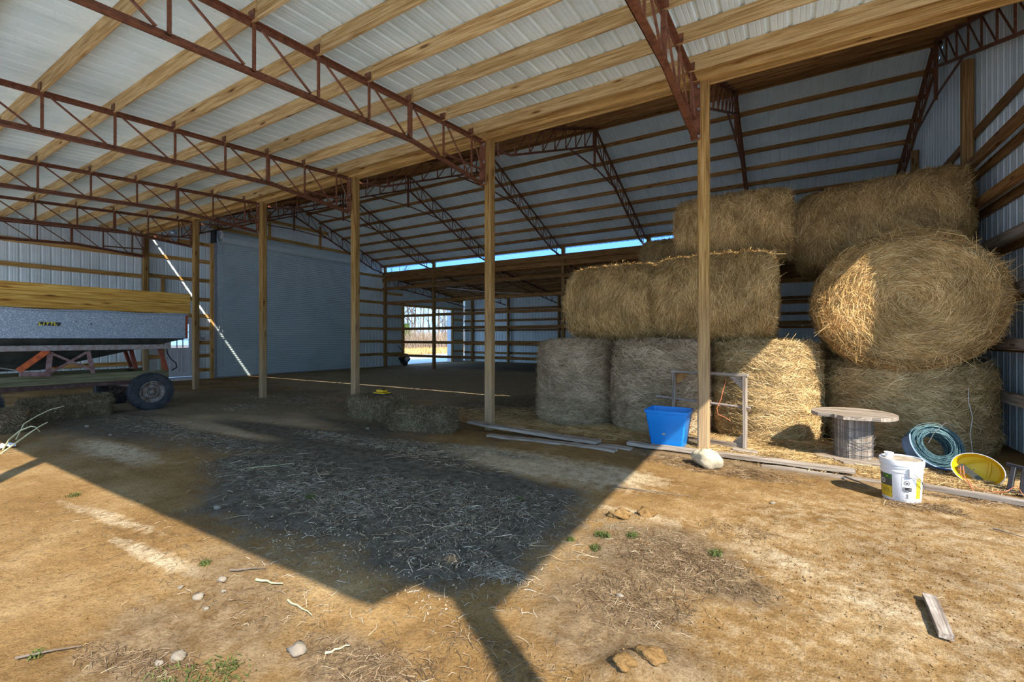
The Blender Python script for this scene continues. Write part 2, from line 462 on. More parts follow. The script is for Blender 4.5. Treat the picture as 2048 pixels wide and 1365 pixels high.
class Geo:
    def __init__(s):
        s.v = []; s.f = []

    def add(s, vs, fs):
        n = len(s.v)
        s.v += [tuple(p) for p in vs]
        s.f += [tuple(i + n for i in f) for f in fs]
        return s

    def box(s, c, d, R=None):
        x, y, z = d[0] / 2, d[1] / 2, d[2] / 2
        vs = [Vector(q) for q in ((-x, -y, -z), (x, -y, -z), (x, y, -z), (-x, y, -z), (-x, -y, z), (x, -y, z), (x, y, z), (-x, y, z))]
        if R is not None:
            vs = [R @ q for q in vs]
        return s.add([q + Vector(c) for q in vs], BOXF)

    def span(s, a, b):
        return s.box([(a[i] + b[i]) / 2 for i in range(3)], [abs(b[i] - a[i]) for i in range(3)])

    def bar(s, p0, p1, w, t, up=(0, 0, 1)):
        p0, p1 = Vector(p0), Vector(p1)
        d = p1 - p0
        L = d.length
        R = frame(d, up)
        return s.box((p0 + p1) / 2, (L, w, t), R)

    def tube(s, pts, r, n=8, closed=False, cap=True):
        pts = [Vector(q) for q in pts]
        k = len(pts)
        rr = r if isinstance(r, (list, tuple)) else [r] * k
        base = len(s.v)
        u = None
        for i, q in enumerate(pts):
            if closed:
                d = pts[(i + 1) % k] - pts[i - 1]
            else:
                d = pts[min(i + 1, k - 1)] - pts[max(i - 1, 0)]
            d.normalize()
            if u is None:
                u = d.orthogonal()
            u = (u - d * u.dot(d))
            if u.length < 1e-6:
                u = d.orthogonal()
            u.normalize()
            w = d.cross(u)
            for j in range(n):
                a = 2 * PI * j / n
                s.v.append(tuple(q + (u * math.cos(a) + w * math.sin(a)) * rr[i]))
        for i in range(k if closed else k - 1):
            i2 = (i + 1) % k
            for j in range(n):
                j2 = (j + 1) % n
                s.f.append((base + i * n + j, base + i * n + j2, base + i2 * n + j2, base + i2 * n + j))
        if cap and not closed:
            s.f.append(tuple(base + j for j in reversed(range(n))))
            s.f.append(tuple(base + (k - 1) * n + j for j in range(n)))
        return s

    def lathe(s, prof, n=32, Mx=None, a0=0.0, a1=2 * PI):
        base = len(s.v)
        full = abs(a1 - a0 - 2 * PI) < 1e-6
        m_ = n if full else n + 1
        for (r, z) in prof:
            for j in range(m_):
                a = a0 + (a1 - a0) * j / n
                q = Vector((r * math.cos(a), r * math.sin(a), z))
                if Mx is not None:
                    q = Mx @ q
                s.v.append(tuple(q))
        for i in range(len(prof) - 1):
            for j in range(n):
                j2 = (j + 1) % m_
                s.f.append((base + i * m_ + j, base + i * m_ + j2, base + (i + 1) * m_ + j2, base + (i + 1) * m_ + j))
        return s

    def prism(s, poly, h0, h1, Mx=None):
        k = len(poly)
        vs = [Vector((a, b, h0)) for a, b in poly] + [Vector((a, b, h1)) for a, b in poly]
        if Mx is not None:
            vs = [Mx @ q for q in vs]
        fs = [tuple(reversed(range(k))), tuple(range(k, 2 * k))] + [(i, (i + 1) % k, k + (i + 1) % k, k + i) for i in range(k)]
        return s.add(vs, fs)

    def build(s, name, mat, parent=None, origin=None, smooth=False):
        if origin is None:
            a = np.array(s.v)
            lo, hi = a.min(0), a.max(0)
            origin = ((lo[0] + hi[0]) / 2, (lo[1] + hi[1]) / 2, lo[2])
        ov = Vector(origin)
        me = bpy.data.meshes.new(name)
        me.from_pydata([tuple(Vector(q) - ov) for q in s.v], [], s.f)
        if smooth:
            for pl in me.polygons:
                pl.use_smooth = True
            try:
                me.set_sharp_from_angle(angle=math.radians(38))
            except Exception:
                pass
        me.update()
        return link(name, me, mat, parent, Matrix.Translation(ov))


def frame(d, up=(0, 0, 1)):
    x = Vector(d).normalized()
    z = Vector(up)
    z = z - x * z.dot(x)
    if z.length < 1e-5:
        z = x.orthogonal()
    z.normalize()
    y = z.cross(x)
    return Matrix((x, y, z)).transposed()


_bc = {}


def board(name, p0, p1, w, t, mat, parent=None, up=(0, 0, 1), sag=0.0):
    """straight timber from p0 to p1; local X along the length, w wide, t tall; edges chamfered"""
    p0, p1 = Vector(p0), Vector(p1)
    d = p1 - p0
    L = d.length
    key = (round(L, 3), round(w, 3), round(t, 3), mat)
    me = _bc.get(key)
    if me is None:
        e = min(w, t) * 0.12
        prof = [(-w / 2 + e, -t / 2), (w / 2 - e, -t / 2), (w / 2, -t / 2 + e), (w / 2, t / 2 - e), (w / 2 - e, t / 2), (-w / 2 + e, t / 2), (-w / 2, t / 2 - e), (-w / 2, -t / 2 + e)]
        vs = [(x, a, b) for x in (-L / 2, L / 2) for a, b in prof]
        fs = [tuple(reversed(range(8))), tuple(range(8, 16))] + [(i, (i + 1) % 8, 8 + (i + 1) % 8, 8 + i) for i in range(8)]
        me = bpy.data.meshes.new(name)
        me.from_pydata(vs, [], fs)
        me.update()
        _bc[key] = me
    Mw = Matrix.Translation((p0 + p1) / 2) @ frame(d, up).to_4x4()
    return link(name, me, mat, parent, Mw)


# corrugated sheet: ribs every 229 mm, two small swages between them; rib profile is fixed to the global run u
PITCH = 0.2286
RIBP = [(0.0, 1), (0.015, 1), (0.032, 0), (0.088, 0), (0.098, 0.22), (0.108, 0), (0.145, 0), (0.155, 0.22), (0.165, 0), (0.197, 0), (0.2135, 1)]


def rib(u):
    x = u % PITCH
    pts = RIBP + [(PITCH, 1)]
    for (a, ha), (b, hb) in zip(pts, pts[1:]):
        if a <= x <= b:
            return ha + (hb - ha) * (x - a) / (b - a)
    return 0


def sheet(name, parent, mat, P, udir, vdir, ndir, u0, u1, v0, v1, h=0.019, swage=True):
    """P + u*udir + v*vdir, ribs stand out along ndir; v0, v1 are functions of u or numbers"""
    pts = RIBP if swage else [q for q in RIBP if q[1] in (0, 1) and q[0] not in (0.088, 0.108, 0.145, 0.165)]
    us = {u0, u1}
    k = math.floor(u0 / PITCH)
    while k * PITCH < u1:
        for a, _ in pts:
            q = k * PITCH + a
            if u0 < q < u1:
                us.add(q)
        k += 1
    us = sorted(us)
    f0 = v0 if callable(v0) else (lambda u: v0)
    f1 = v1 if callable(v1) else (lambda u: v1)
    P, ud, vd, nd = Vector(P), Vector(udir), Vector(vdir), Vector(ndir)
    um = (u0 + u1) / 2
    org = P + ud * um + vd * f0(um)
    vs = []
    for u in us:
        hh = rib(u) * h
        for vv in (f0(u), f1(u)):
            vs.append(tuple(P + ud * u + vd * vv + nd * hh - org))
    fs = [(2 * i, 2 * i + 2, 2 * i + 3, 2 * i + 1) for i in range(len(us) - 1)]
    me = bpy.data.meshes.new(name)
    me.from_pydata(vs, [], fs)
    me.update()
    return link(name, me, mat, parent, Matrix.Translation(org))


def ribbons(name, P, T, Nn, L, w, bend, mat, parent=None, droop=0.0, kind='stuff'):
    """thousands of bent straw blades as one mesh"""
    P = np.asarray(P, float); n = len(P)
    T = T / (np.linalg.norm(T, axis=1, keepdims=True) + 1e-9)
    W = np.cross(T, Nn)
    W /= (np.linalg.norm(W, axis=1, keepdims=True) + 1e-9)
    ang = rng.normal(0, 0.7, n)[:, None]
    W2 = W * np.cos(ang) + Nn * np.sin(ang)
    L = np.asarray(L).reshape(-1, 1); w = np.asarray(w).reshape(-1, 1) * np.ones((n, 1))
    b = np.asarray(bend).reshape(-1, 1)
    side = W * rng.normal(0, 0.12, n)[:, None] * L
    a0 = P - T * L * 0.5 - Nn * 0.004
    a1 = P + Nn * b + side
    a2 = P + T * L * 0.5 + Nn * rng.uniform(-0.5, 0.9, n)[:, None] * b
    a2[:, 2] -= droop * L[:, 0]
    V = np.empty((n, 6, 3))
    for i, (a, s_) in enumerate(((a0, 1.0), (a1, 1.0), (a2, 0.45))):
        V[:, 2 * i] = a - W2 * w * 0.5 * s_
        V[:, 2 * i + 1] = a + W2 * w * 0.5 * s_
    idx = np.arange(n)[:, None] * 6
    F = np.concatenate([idx + np.array([[0, 1, 3, 2]]), idx + np.array([[2, 3, 5, 4]])], 0)
    org = P.mean(0)
    if parent is None:
        org[2] = P[:, 2].min()
    me = np_mesh(name, (V.reshape(-1, 3) - org), F)
    o = link(name, me, mat, parent, Matrix.Translation(org))
    if kind:
        o['kind'] = kind
    return o


# ------------------------------------------------------------------ floor
def blob(x, y, px, py, rx, ry, rot=0.0, soft=0.5, wob=0.35, s=3):
    cx_, cy_ = gnd(px, py)
    return blobw(x, y, cx_, cy_, rx, ry, rot, soft, wob, s)


def blobw(x, y, cx_, cy_, rx, ry, rot=0.0, soft=0.5, wob=0.35, s=3):
    dx, dy = x - cx_, y - cy_
    a = math.radians(rot)
    u = (dx * math.cos(a) + dy * math.sin(a)) / rx
    v = (-dx * math.sin(a) + dy * math.cos(a)) / ry
    r = np.sqrt(u * u + v * v) + wob * fnoise(x * 1.3, y * 1.3, s)
    return np.clip((1 + soft - r) / (2 * soft), 0, 1)


def height(x, y):
    x = np.asarray(x, float); y = np.asarray(y, float)
    near = np.exp(-((x + 2) ** 2 / 200 + (y - 4) ** 2 / 150))
    h = 0.035 * fnoise(x * 0.45, y * 0.45, 1, 3) * near + 0.022 * fnoise(x * 1.7, y * 1.7, 5, 3) * near
    h = h + 0.02 * fnoise(x * 6, y * 6, 9, 3) * near * np.exp(-((x + 1) ** 2 + (y - 3) ** 2) / 40)
    h = h - 0.10 * np.exp(-((x + 4.6) ** 2 / 3.0 + (y - 7.0) ** 2 / 1.2))
    for px, py, r, a in ((1235, 1045, 0.16, 0.055), (1290, 1040, 0.14, 0.045), (1200, 1020, 0.12, 0.03), (760, 1215, 0.14, 0.04), (1310, 1345, 0.13, 0.06), (1250, 1350, 0.10, 0.05), (935, 1300, 0.12, 0.03)):
        gx, gy = gnd(px, py)
        h = h + a * np.exp(-((x - gx) ** 2 + (y - gy) ** 2) / r ** 2)
    # wheel ruts towards the right
    for (q0, q1) in (((1560, 1110), (1900, 1230)), ((1500, 1150), (1840, 1290))):
        a, b = gnd(*q0), gnd(*q1)
        L = math.hypot(b[0] - a[0], b[1] - a[1])
        ux, uy = (b[0] - a[0]) / L, (b[1] - a[1]) / L
        tt = (x - a[0]) * ux + (y - a[1]) * uy
        dd = -(x - a[0]) * uy + (y - a[1]) * ux
        h = h + 0.014 * np.sin(dd * 60) * np.exp(-(dd / 0.16) ** 2) * np.clip(np.minimum(tt + 0.3, L - tt) * 3, 0, 1)
    fl = np.exp(-((x + 1.04) ** 2 + (y - 6.91) ** 2) / 0.4)
    return h * (1 - 0.5 * fl)


def hz(x, y):
    return float(height(np.array([x]), np.array([y]))[0])


def lines(*seg):
    out = []
    for a, b, st in seg:
        out += list(np.arange(a, b - 1e-6, st))
    out.append(seg[-1][1])
    return np.array(out)


gx = lines((-120, -40, 8), (-40, -20, 1.0), (-20, -8, 0.16), (-8, 3.4, 0.045), (3.4, 10, 0.4), (10, 60, 5))
gy = lines((-60, -12, 6), (-12, 0.8, 0.4), (0.8, 8.2, 0.045), (8.2, 27, 0.22), (27, 60, 2), (60, 120, 6))
GX, GY = np.meshgrid(gx, gy, indexing='ij')
H = height(GX, GY)
V = np.stack([GX, GY, H], -1).reshape(-1, 3)
nx, ny = len(gx), len(gy)
ii, jj = np.meshgrid(np.arange(nx - 1), np.arange(ny - 1), indexing='ij')
b0 = (ii * ny + jj).ravel()
F = np.stack([b0, b0 + ny, b0 + ny + 1, b0 + 1], -1)
me = np_mesh('floor', V, F, True)
x, y = GX.ravel(), GY.ravel()
dark = np.zeros_like(x); lit = np.zeros_like(x); pale = np.zeros_like(x)
mx = np.maximum
# damp trodden dirt mid-bay and inside the barn, darkened further for the roof's shade
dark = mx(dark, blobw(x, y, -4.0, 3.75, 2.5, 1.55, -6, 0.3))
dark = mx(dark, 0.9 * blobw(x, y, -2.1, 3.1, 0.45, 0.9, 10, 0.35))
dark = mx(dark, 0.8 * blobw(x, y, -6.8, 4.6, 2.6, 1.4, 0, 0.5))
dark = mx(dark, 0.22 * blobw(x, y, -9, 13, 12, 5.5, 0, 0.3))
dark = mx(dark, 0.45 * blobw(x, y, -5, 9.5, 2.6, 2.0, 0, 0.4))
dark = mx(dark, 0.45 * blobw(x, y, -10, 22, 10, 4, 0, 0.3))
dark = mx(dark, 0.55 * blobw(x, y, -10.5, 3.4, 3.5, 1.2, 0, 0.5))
lit = mx(lit, 0.85 * blob(x, y, 1330, 1110, 0.55, 0.45, 20))
lit = mx(lit, 0.8 * blob(x, y, 1440, 1160, 0.35, 0.25, 0))
lit = mx(lit, 0.6 * blob(x, y, 1200, 1200, 0.45, 0.5, 0))
lit = mx(lit, 0.7 * blob(x, y, 700, 1330, 0.35, 0.2, 0))
lit = mx(lit, 0.55 * blob(x, y, 1230, 1290, 0.5, 0.25, 0))
lit = mx(lit, 0.75 * blobw(x, y, -1.0, 6.35, 1.6, 0.22, -3))
lit = mx(lit, 0.22 * blob(x, y, 1880, 1120, 0.9, 0.5, 0))
lit = mx(lit, 0.45 * blob(x, y, 480, 1200, 1.1, 0.3, -20))
lit = mx(lit, 0.5 * blob(x, y, 300, 1300, 0.6, 0.3, -20))
pale = mx(pale, 0.75 * blob(x, y, 1060, 930, 1.5, 0.5, -4))
pale = mx(pale, 0.6 * blob(x, y, 560, 840, 1.6, 0.35, 0))
pale = mx(pale, 0.6 * blob(x, y, 630, 822, 0.5, 0.4, 0))
pale = mx(pale, 0.55 * blob(x, y, 230, 900, 1.2, 0.25, 0))
pale = mx(pale, 0.55 * blob(x, y, 440, 860, 1.8, 0.22, 0))
pale = mx(pale, 0.38 * blob(x, y, 1560, 1120, 0.5, 0.22, -40))
pale = mx(pale, 0.3 * blob(x, y, 1750, 1200, 0.4, 0.25, -40))
pale = mx(pale, 0.55 * blob(x, y, 1260, 1030, 0.4, 0.15, 0))
pale = mx(pale, 0.45 * blob(x, y, 330, 1120, 0.7, 0.06, 5))
pale = mx(pale, 0.45 * blob(x, y, 200, 1030, 0.9, 0.07, 5))
pale = mx(pale, 0.22 * blobw(x, y, 0.8, 4.0, 2.2, 2.2, 0, 0.5))
dark = dark * (1 - np.clip(pale * 1.4, 0, 1))
pale = mx(pale, 0.5 * blobw(x, y, -9.5, 13.5, 9.5, 6.5, 0, 0.3))  # hall floor paled to make up for weak light and add bounce
pale = mx(pale, 0.50 * blobw(x, y, -11.0, 5.6, 5.0, 2.6, 0, 0.4))
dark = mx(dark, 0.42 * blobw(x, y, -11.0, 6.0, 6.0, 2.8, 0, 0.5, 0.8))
# gravel outside the rear doorway; front and right stretches are added bounce ground
gravel = np.clip((-19.6 - x) * 2, 0, 1) * np.clip((x + 31) * 0.5, 0, 1)
gravel = mx(gravel, np.clip((0.1 - y) * 1.2, 0, 1))  # unseen front ground made pale to bounce light under the roof
gravel = mx(gravel, np.clip((x - 3.6) * 1.2, 0, 1))  # same added bounce ground, unseen at the right
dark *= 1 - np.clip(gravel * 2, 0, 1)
field = np.clip((-31 - x) * 0.5, 0, 1)
lit = mx(lit, 0.30 * field)
# streaks and unevenness of the soil
st = fnoise(x * 0.8, y * 5.0, 31)
pale = np.clip(pale + 0.30 * np.clip(st - 0.12, 0, 1) * (1 - dark), 0, 1)
colr = np.stack([dark, lit, pale, gravel], -1).astype(np.float32)
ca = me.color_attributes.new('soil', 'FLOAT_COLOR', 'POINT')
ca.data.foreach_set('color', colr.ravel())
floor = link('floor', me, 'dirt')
tag(floor, 'sandy dirt floor with dark trodden patches running out into the yard', None, None, 'structure')

# ------------------------------------------------------------------ roofs
FS = 0.07           # front lean-to slope
PH = 0.20           # front purlin depth


def z_chord(yy):     # top chord line of the front lean-to truss
    return 5.17 - FS * (YA - yy)


def z_main(yy):
    ym = (YA + YB) / 2
    return 5.42 + 0.40 * (ym - YA) - 0.40 * abs(yy - ym)


def z_back(yy):
    return 4.98 - 0.115 * (yy - YB)


YM = (YA + YB) / 2
XRE = 2.72           # roof edge beyond the end wall
XRF = 2.54           # roof edge of the lean-to
XLE = -19.55

c_front = struct('ceiling_front', (-8.4, 3.2, 4.9), 'white ribbed metal roof of the open lean-to on pine purlins')
c_main = struct('ceiling_main', (-8.4, YM, 5.6), 'ribbed metal gable roof over the hay hall')
c_back = struct('ceiling_back', (-8.4, 21.6, 4.4), 'low sloping metal roof of the rear lean-to')
PW = 4 * PITCH


def roof_sheets(parent, mat, ylo, yhi, zf, dz, XRE):
    k = 0
    xx = XLE
    while xx < XRE - 0.05:
        x1 = min(xx + PW, XRE)
        y0, y1 = ylo, yhi
        slope = (zf(y1) - zf(y0)) / (y1 - y0)
        L = math.hypot(1, slope)
        nd = Vector((0, -slope, 1)).normalized()
        sheet('roof_panel', parent, mat, (0, y0, zf(y0) + dz), (1, 0, 0), (0, 1 / L, slope / L), nd, xx, x1, 0.0, (y1 - y0) * L)
        xx = x1


roof_sheets(c_front, 'roof_white', YC - 0.12, YA - 0.08, z_chord, 0.02 + PH, XRF)
roof_sheets(c_main, 'hall_sheet', YA, YM, z_main, 0.02 + 0.14, XRE)
roof_sheets(c_main, 'hall_sheet', YM, YB + 0.2, z_main, 0.02 + 0.14, XRE)
roof_sheets(c_back, 'wall_sheet', YB - 0.02, YD + 0.2, z_back, 0.02 + 0.16, XRE)


def purlin_row(parent, yy, zf, t, mat, w=0.038, tilt=0.0, xs=None):
    xs = xs or [XRE - 0.05, -4.72, -12.04, XLE + 0.08]
    for a, b in zip(xs, xs[1:]):
        j = random.uniform(-0.004, 0.004)
        board('purlin', (b + 0.003, yy + j, zf(yy) + 0.02 + t / 2), (a - 0.003, yy + j, zf(yy) + 0.02 + t / 2), w, t, mat, parent, (0, -tilt, 1))


FRONT_P = [YC + 0.1] + [6.49 - 0.765 * k for k in range(9)]
for yy in FRONT_P:
    purlin_row(c_front, yy, z_chord, PH, 'pine_pale', xs=[XRF - 0.05, -4.72, -12.04, XLE + 0.08])
for k in range(9):
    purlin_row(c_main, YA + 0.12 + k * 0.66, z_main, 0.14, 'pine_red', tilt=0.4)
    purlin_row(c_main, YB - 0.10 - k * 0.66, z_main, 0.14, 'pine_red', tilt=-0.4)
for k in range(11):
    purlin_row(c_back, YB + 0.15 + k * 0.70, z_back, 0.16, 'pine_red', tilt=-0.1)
# ridge cap and rake trims
g = Geo()
zr = z_main(YM) + 0.19
Mx = Matrix(((0, 0, 1, 0), (1, 0, 0, 0), (0, 1, 0, 0), (0, 0, 0, 1)))
g.prism([(YM - 0.3, zr - 0.125), (YM, zr), (YM + 0.3, zr - 0.125), (YM + 0.3, zr - 0.10), (YM, zr + 0.03), (YM - 0.3, zr - 0.10)], XLE - 0.05, XRE + 0.05, Mx).build('ridge_cap', 'hall_sheet', c_main)
for xx in (XRE + 0.02, XLE - 0.02):
    for y0_, y1_ in ((YA, YM), (YM, YB + 0.2)):
        board('rake_trim', (xx, y0_, z_main(y0_) + 0.13), (xx, y1_, z_main(y1_) + 0.13), 0.03, 0.2, 'hall_sheet', c_main)
# ridge board
for a, b in ((XRE - 0.05, -8.4), (-8.4, XLE + 0.08)):
    board('ridge_board', (b, YM, z_main(YM) + 0.08), (a, YM, z_main(YM) + 0.08), 0.038, 0.14, 'pine_red', c_main)

# ------------------------------------------------------------------ header beams
hb_lab = ['pine header beam over the post by the blue tub', 'pine header beam between the posts at the two small hay bales',
          'pine header beam running to the roller door wall']
edges = [XR + 0.05, -4.70, -12.02, XL]
for i, (a, b) in enumerate(zip(edges, edges[1:])):
    o = thing('header_beam', hb_lab[i], 'beam', ((a + b) / 2, YA, 5.17), 0, 'header beams on the front post row')
    board('timber', (b, YA - 0.10, 5.305), (a, YA - 0.10, 5.305), 0.038, 0.25, 'pine', o)
    board('timber', (b, YA + 0.06, 5.265), (a, YA + 0.06, 5.265), 0.038, 0.19, 'pine', o)
    board('bottom_plate', (b, YA - 0.02, 5.195), (a, YA - 0.02, 5.195), 0.15, 0.035, 'pine', o)
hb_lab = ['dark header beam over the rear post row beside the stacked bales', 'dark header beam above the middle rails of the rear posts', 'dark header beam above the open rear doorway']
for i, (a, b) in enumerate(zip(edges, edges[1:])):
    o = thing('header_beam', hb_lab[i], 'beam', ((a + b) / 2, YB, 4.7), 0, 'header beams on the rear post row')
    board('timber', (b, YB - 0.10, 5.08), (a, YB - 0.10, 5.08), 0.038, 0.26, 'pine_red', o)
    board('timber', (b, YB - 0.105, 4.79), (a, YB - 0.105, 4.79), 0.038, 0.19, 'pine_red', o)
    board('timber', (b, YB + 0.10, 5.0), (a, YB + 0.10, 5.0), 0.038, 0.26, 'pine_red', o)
# eave beam of the lean-to (outside the frame; its shadow lies on the dirt)
o = thing('header_beam', 'eave beam along the open front of the lean-to', 'beam', (-8.5, YC, 3.75))
g = Geo()
poly = [(XL, 3.72), (1.46, 3.72), (1.95, 4.2), (XRF, 4.2), (XRF, 4.62), (XL, 4.62)]
Mx = Matrix(((1, 0, 0, 0), (0, 0, 1, YC), (0, 1, 0, 0), (0, 0, 0, 1)))
g.prism(poly, -0.04, 0.04, Mx).build('timber', 'pine', o)
# verge board at the open right end of the lean-to
o = thing('verge_board', 'board closing the open right end of the lean-to roof', 'board', (XRF, 3.2, 4.1))
g = Geo()
poly = [(YC, z_chord(YC) - 0.46), (YA - 0.1, z_chord(YA) - 0.70), (YA - 0.1, z_chord(YA) + PH), (YC, z_chord(YC) + PH)]
Mx = Matrix(((0, 0, 1, XRF - 0.03), (1, 0, 0, 0), (0, 1, 0, 0), (0, 0, 0, 1)))
g.prism(poly, -0.02, 0.02, Mx).build('timber', 'pine', o)

# ------------------------------------------------------------------ posts
def post(x, y, ztop, label, group=None, w=0.15, mat='post', z0=-0.3):
    o = thing('wooden_post', label, 'post', (x, y, 0), 0, group)
    board('timber', (x, y, z0), (x, y, ztop), w, w, mat, o, (0, 1, 0))
    return o


labs = ['square pine post standing in front of the blue tub and wooden frame', 'square pine post rising behind the bowed grey board',
        'square pine post behind the two small hay bales', 'square pine post in front of the left half of the roller door',
        'square pine post beside the rear end of the grain wagon']
for x_, lb in zip(XS, labs):
    o = post(x_, YA, 5.18, lb, 'posts along the front of the hay hall')
labs = ['corner post between the right wall and the front post row', 'post standing in the left end wall where the lean-to meets the hall']
post(XR, YA, 5.18, labs[0]); post(XL + 0.08, YA, 5.18, labs[1])
post(2.36, YC, 4.6, 'outer corner post of the lean-to at the open front')
post(-4.72, YC, 4.3, 'outer post of the lean-to at the middle of the open front')
post(-12.04, YC, 4.3, 'outer post of the lean-to in front of the wagon')
post(XL + 0.05, YC, 4.3, 'outer post of the lean-to at the left end wall')
labs = ['rear row post behind the topmost hay bales', 'rear row post just left of the hay stack', 'rear row post hidden behind the pine post at the bowed board',
        'rear row post seen against the open doorway', 'rear corner post beside the roller door wall']
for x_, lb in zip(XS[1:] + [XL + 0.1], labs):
    post(x_, YB, 5.5, lb, 'posts of the rear row', mat='post_shaded')
post(-1.04, YB, 5.5, 'rear row post hidden behind the stacked bales', 'posts of the rear row')
post(XR - 0.1, YB, 5.5, 'rear corner post on the right wall', None)
for x_, lb in zip([-4.7, -8.36, -12.02, -15.68, -18.6], ['back wall post behind the hay stack', 'back wall post left of the hay stack', 'back wall post seen between two pine posts',
                 'back wall post right of the open doorway', 'back wall post at the corner beside the doorway']):
    post(x_, YD - 0.1, z_back(YD) + 0.05, lb, 'posts of the back wall', mat='post_shaded')

# ------------------------------------------------------------------ steel trusses
def angle(name, p0, p1, w, parent, side=1, up=(0, 0, 1), th=0.008):
    """L-shaped angle iron"""
    p0, p1 = Vector(p0), Vector(p1)
    R = frame(p1 - p0, up)
    L = (p1 - p0).length
    g = Geo()
    g.box((0, 0, side * (w / 2 - th / 2)), (L, w, th)).box((0, w / 2 - th / 2, 0), (L, th, w))
    me = bpy.data.meshes.new(name)
    me.from_pydata(g.v, [], g.f); me.update()
    return link(name, me, 'steel', parent, Matrix.Translation((p0 + p1) / 2) @ R.to_4x4())


def web(parent, p0, p1, w=0.03, t=0.03, name='web_bar'):
    return board(name, p0, p1, w, t, 'steel', parent, (1, 0, 0))


TX = 0.0
def lean_truss():
    o = thing('steel_truss', '', 'truss', (0, YA, 4.4), 0, 'lean-to trusses')
    y0, y1 = YC + 0.02, YA - 0.09
    angle('top_chord', (TX, y0, z_chord(y0)), (TX, y1, z_chord(y1)), 0.065, o)
    yk = 5.04
    zb = lambda yy: z_chord(yy) - 0.50
    angle('bottom_chord', (TX, y0, zb(y0)), (TX, yk, zb(yk)), 0.085, o, -1)
    angle('bottom_chord', (TX, yk, zb(yk)), (TX, y1, 4.42), 0.085, o, -1)
    angle('tie_bar', (TX, yk + 0.7, zb(yk + 0.7)), (TX, y1, zb(y1)), 0.04, o, -1)
    web(o, (TX, y1, 4.36), (TX, y1, z_chord(y1) + 0.03), 0.012, 0.13, 'end_plate')
    pts = sorted(FRONT_P)
    for i, yy in enumerate(pts):
        zl = zb(yy) if yy < yk else zb(yk) + (4.42 - zb(yk)) * (yy - yk) / (y1 - yk)
        thick = abs(yy - 4.96) < 0.1
        web(o, (TX, yy, zl), (TX, yy, z_chord(yy)), 0.06 if thick else 0.032, 0.06 if thick else 0.028)
        if i + 1 < len(pts):
            yn = pts[i + 1]
            zn = zb(yn) if yn < yk else zb(yk) + (4.42 - zb(yk)) * (yn - yk) / (y1 - yk)
            web(o, (TX, yy + 0.08, z_chord(yy) - 0.02), (TX, yn - 0.10, zn + 0.02), 0.024, 0.024)
        board('purlin_clip', (TX - 0.055, yy - 0.026, z_chord(yy) + 0.075), (TX + 0.055, yy - 0.026, z_chord(yy) + 0.075), 0.008, 0.11, 'steel', o)
    web(o, (TX, pts[-1] + 0.06, z_chord(pts[-1])), (TX, y1 - 0.02, 4.66), 0.022, 0.022)
    for zz in (4.40, 4.78, 5.1):
        Geo().lathe([(0.0, 0.02), (0.018, 0.02), (0.018, 0.0)], 8, Matrix.Translation((TX + 0.05, y1 - 0.012, zz)) @ Matrix.Rotation(PI / 2, 4, 'X')).build('bolt', 'zinc', o)
    return o


def place_x(o, xx, label):
    o.matrix_basis = Matrix.Translation((xx, o.matrix_basis.translation.y, o.matrix_basis.translation.z))
    o['label'] = label


t0 = lean_truss()
lx = [x_ - 0.10 for x_ in XS] + [XL + 0.2]
labs = ['rusty lean-to truss bolted to the post by the blue tub', 'rusty lean-to truss bolted to the post behind the bowed board', 'rusty lean-to truss bolted to the post at the two small hay bales',
        'rusty lean-to truss bolted to the post before the roller door', 'rusty lean-to truss bolted to the post beside the grain wagon', 'rusty lean-to truss standing against the left end wall']
for i, (xx, lb) in enumerate(zip(lx, labs)):
    o = t0 if i == 0 else copy_tree(t0)
    place_x(o, xx, lb)


def main_truss():
    o = thing('steel_truss', '', 'truss', (0, YM, 5.4), 0, 'gable trusses')
    dep = 0.52
    for sgn in (-1, 1):
        ye = YM + sgn * (YM - YA - 0.02)
        zb = lambda yy: z_main(yy) - dep
        angle('top_chord', (0, ye, z_main(ye)), (0, YM, z_main(YM)), 0.07, o)
        y_in = YM + sgn * (YM - YA - 0.95)
        angle('bottom_chord', (0, ye, z_main(ye) - 0.30), (0, y_in, zb(y_in)), 0.05, o, -1)
        angle('bottom_chord', (0, y_in, zb(y_in)), (0, YM, zb(YM)), 0.05, o, -1)
        n = 9
        for k in range(n):
            yy = YM + sgn * (0.12 + k * 0.62)
            yn = YM + sgn * (0.12 + (k + 1) * 0.62)
            web(o, (0, yy, zb(yy)), (0, yy, z_main(yy)), 0.026, 0.026)
            if k < n - 1:
                web(o, (0, yy, z_main(yy)), (0, yn, zb(yn)), 0.02, 0.02)
        for k in range(9):
            yy = (YA + 0.12 + k * 0.66 - 0.03) if sgn < 0 else (YB - 0.10 - k * 0.66 + 0.03)
            board('purlin_clip', (-0.05, yy, z_main(yy) + 0.07), (0.05, yy, z_main(yy) + 0.07), 0.008, 0.09, 'steel', o)
        yt = YM + sgn * 1.75
        web(o, (0, YM, 6.50), (0, yt, zb(yt)), 0.035, 0.035, 'tie_bar')
    web(o, (0, YM, 6.44), (0, YM, z_main(YM)), 0.06, 0.06, 'king_post')
    return o


t1 = main_truss()
labs = ['dark gable truss above the hay stack and the post by the tub', 'dark gable truss ending left of the topmost bales', 'dark gable truss ending at the rear post beside the hay stack',
        'dark gable truss in the middle of the hay hall roof', 'dark gable truss above the right part of the roller door', 'dark gable truss standing against the roller door wall', 'dark gable truss standing against the right wall']
for i, (xx, lb) in enumerate(zip(lx + [XR - 0.08], labs)):
    o = t1 if i == 0 else copy_tree(t1)
    place_x(o, xx, lb)


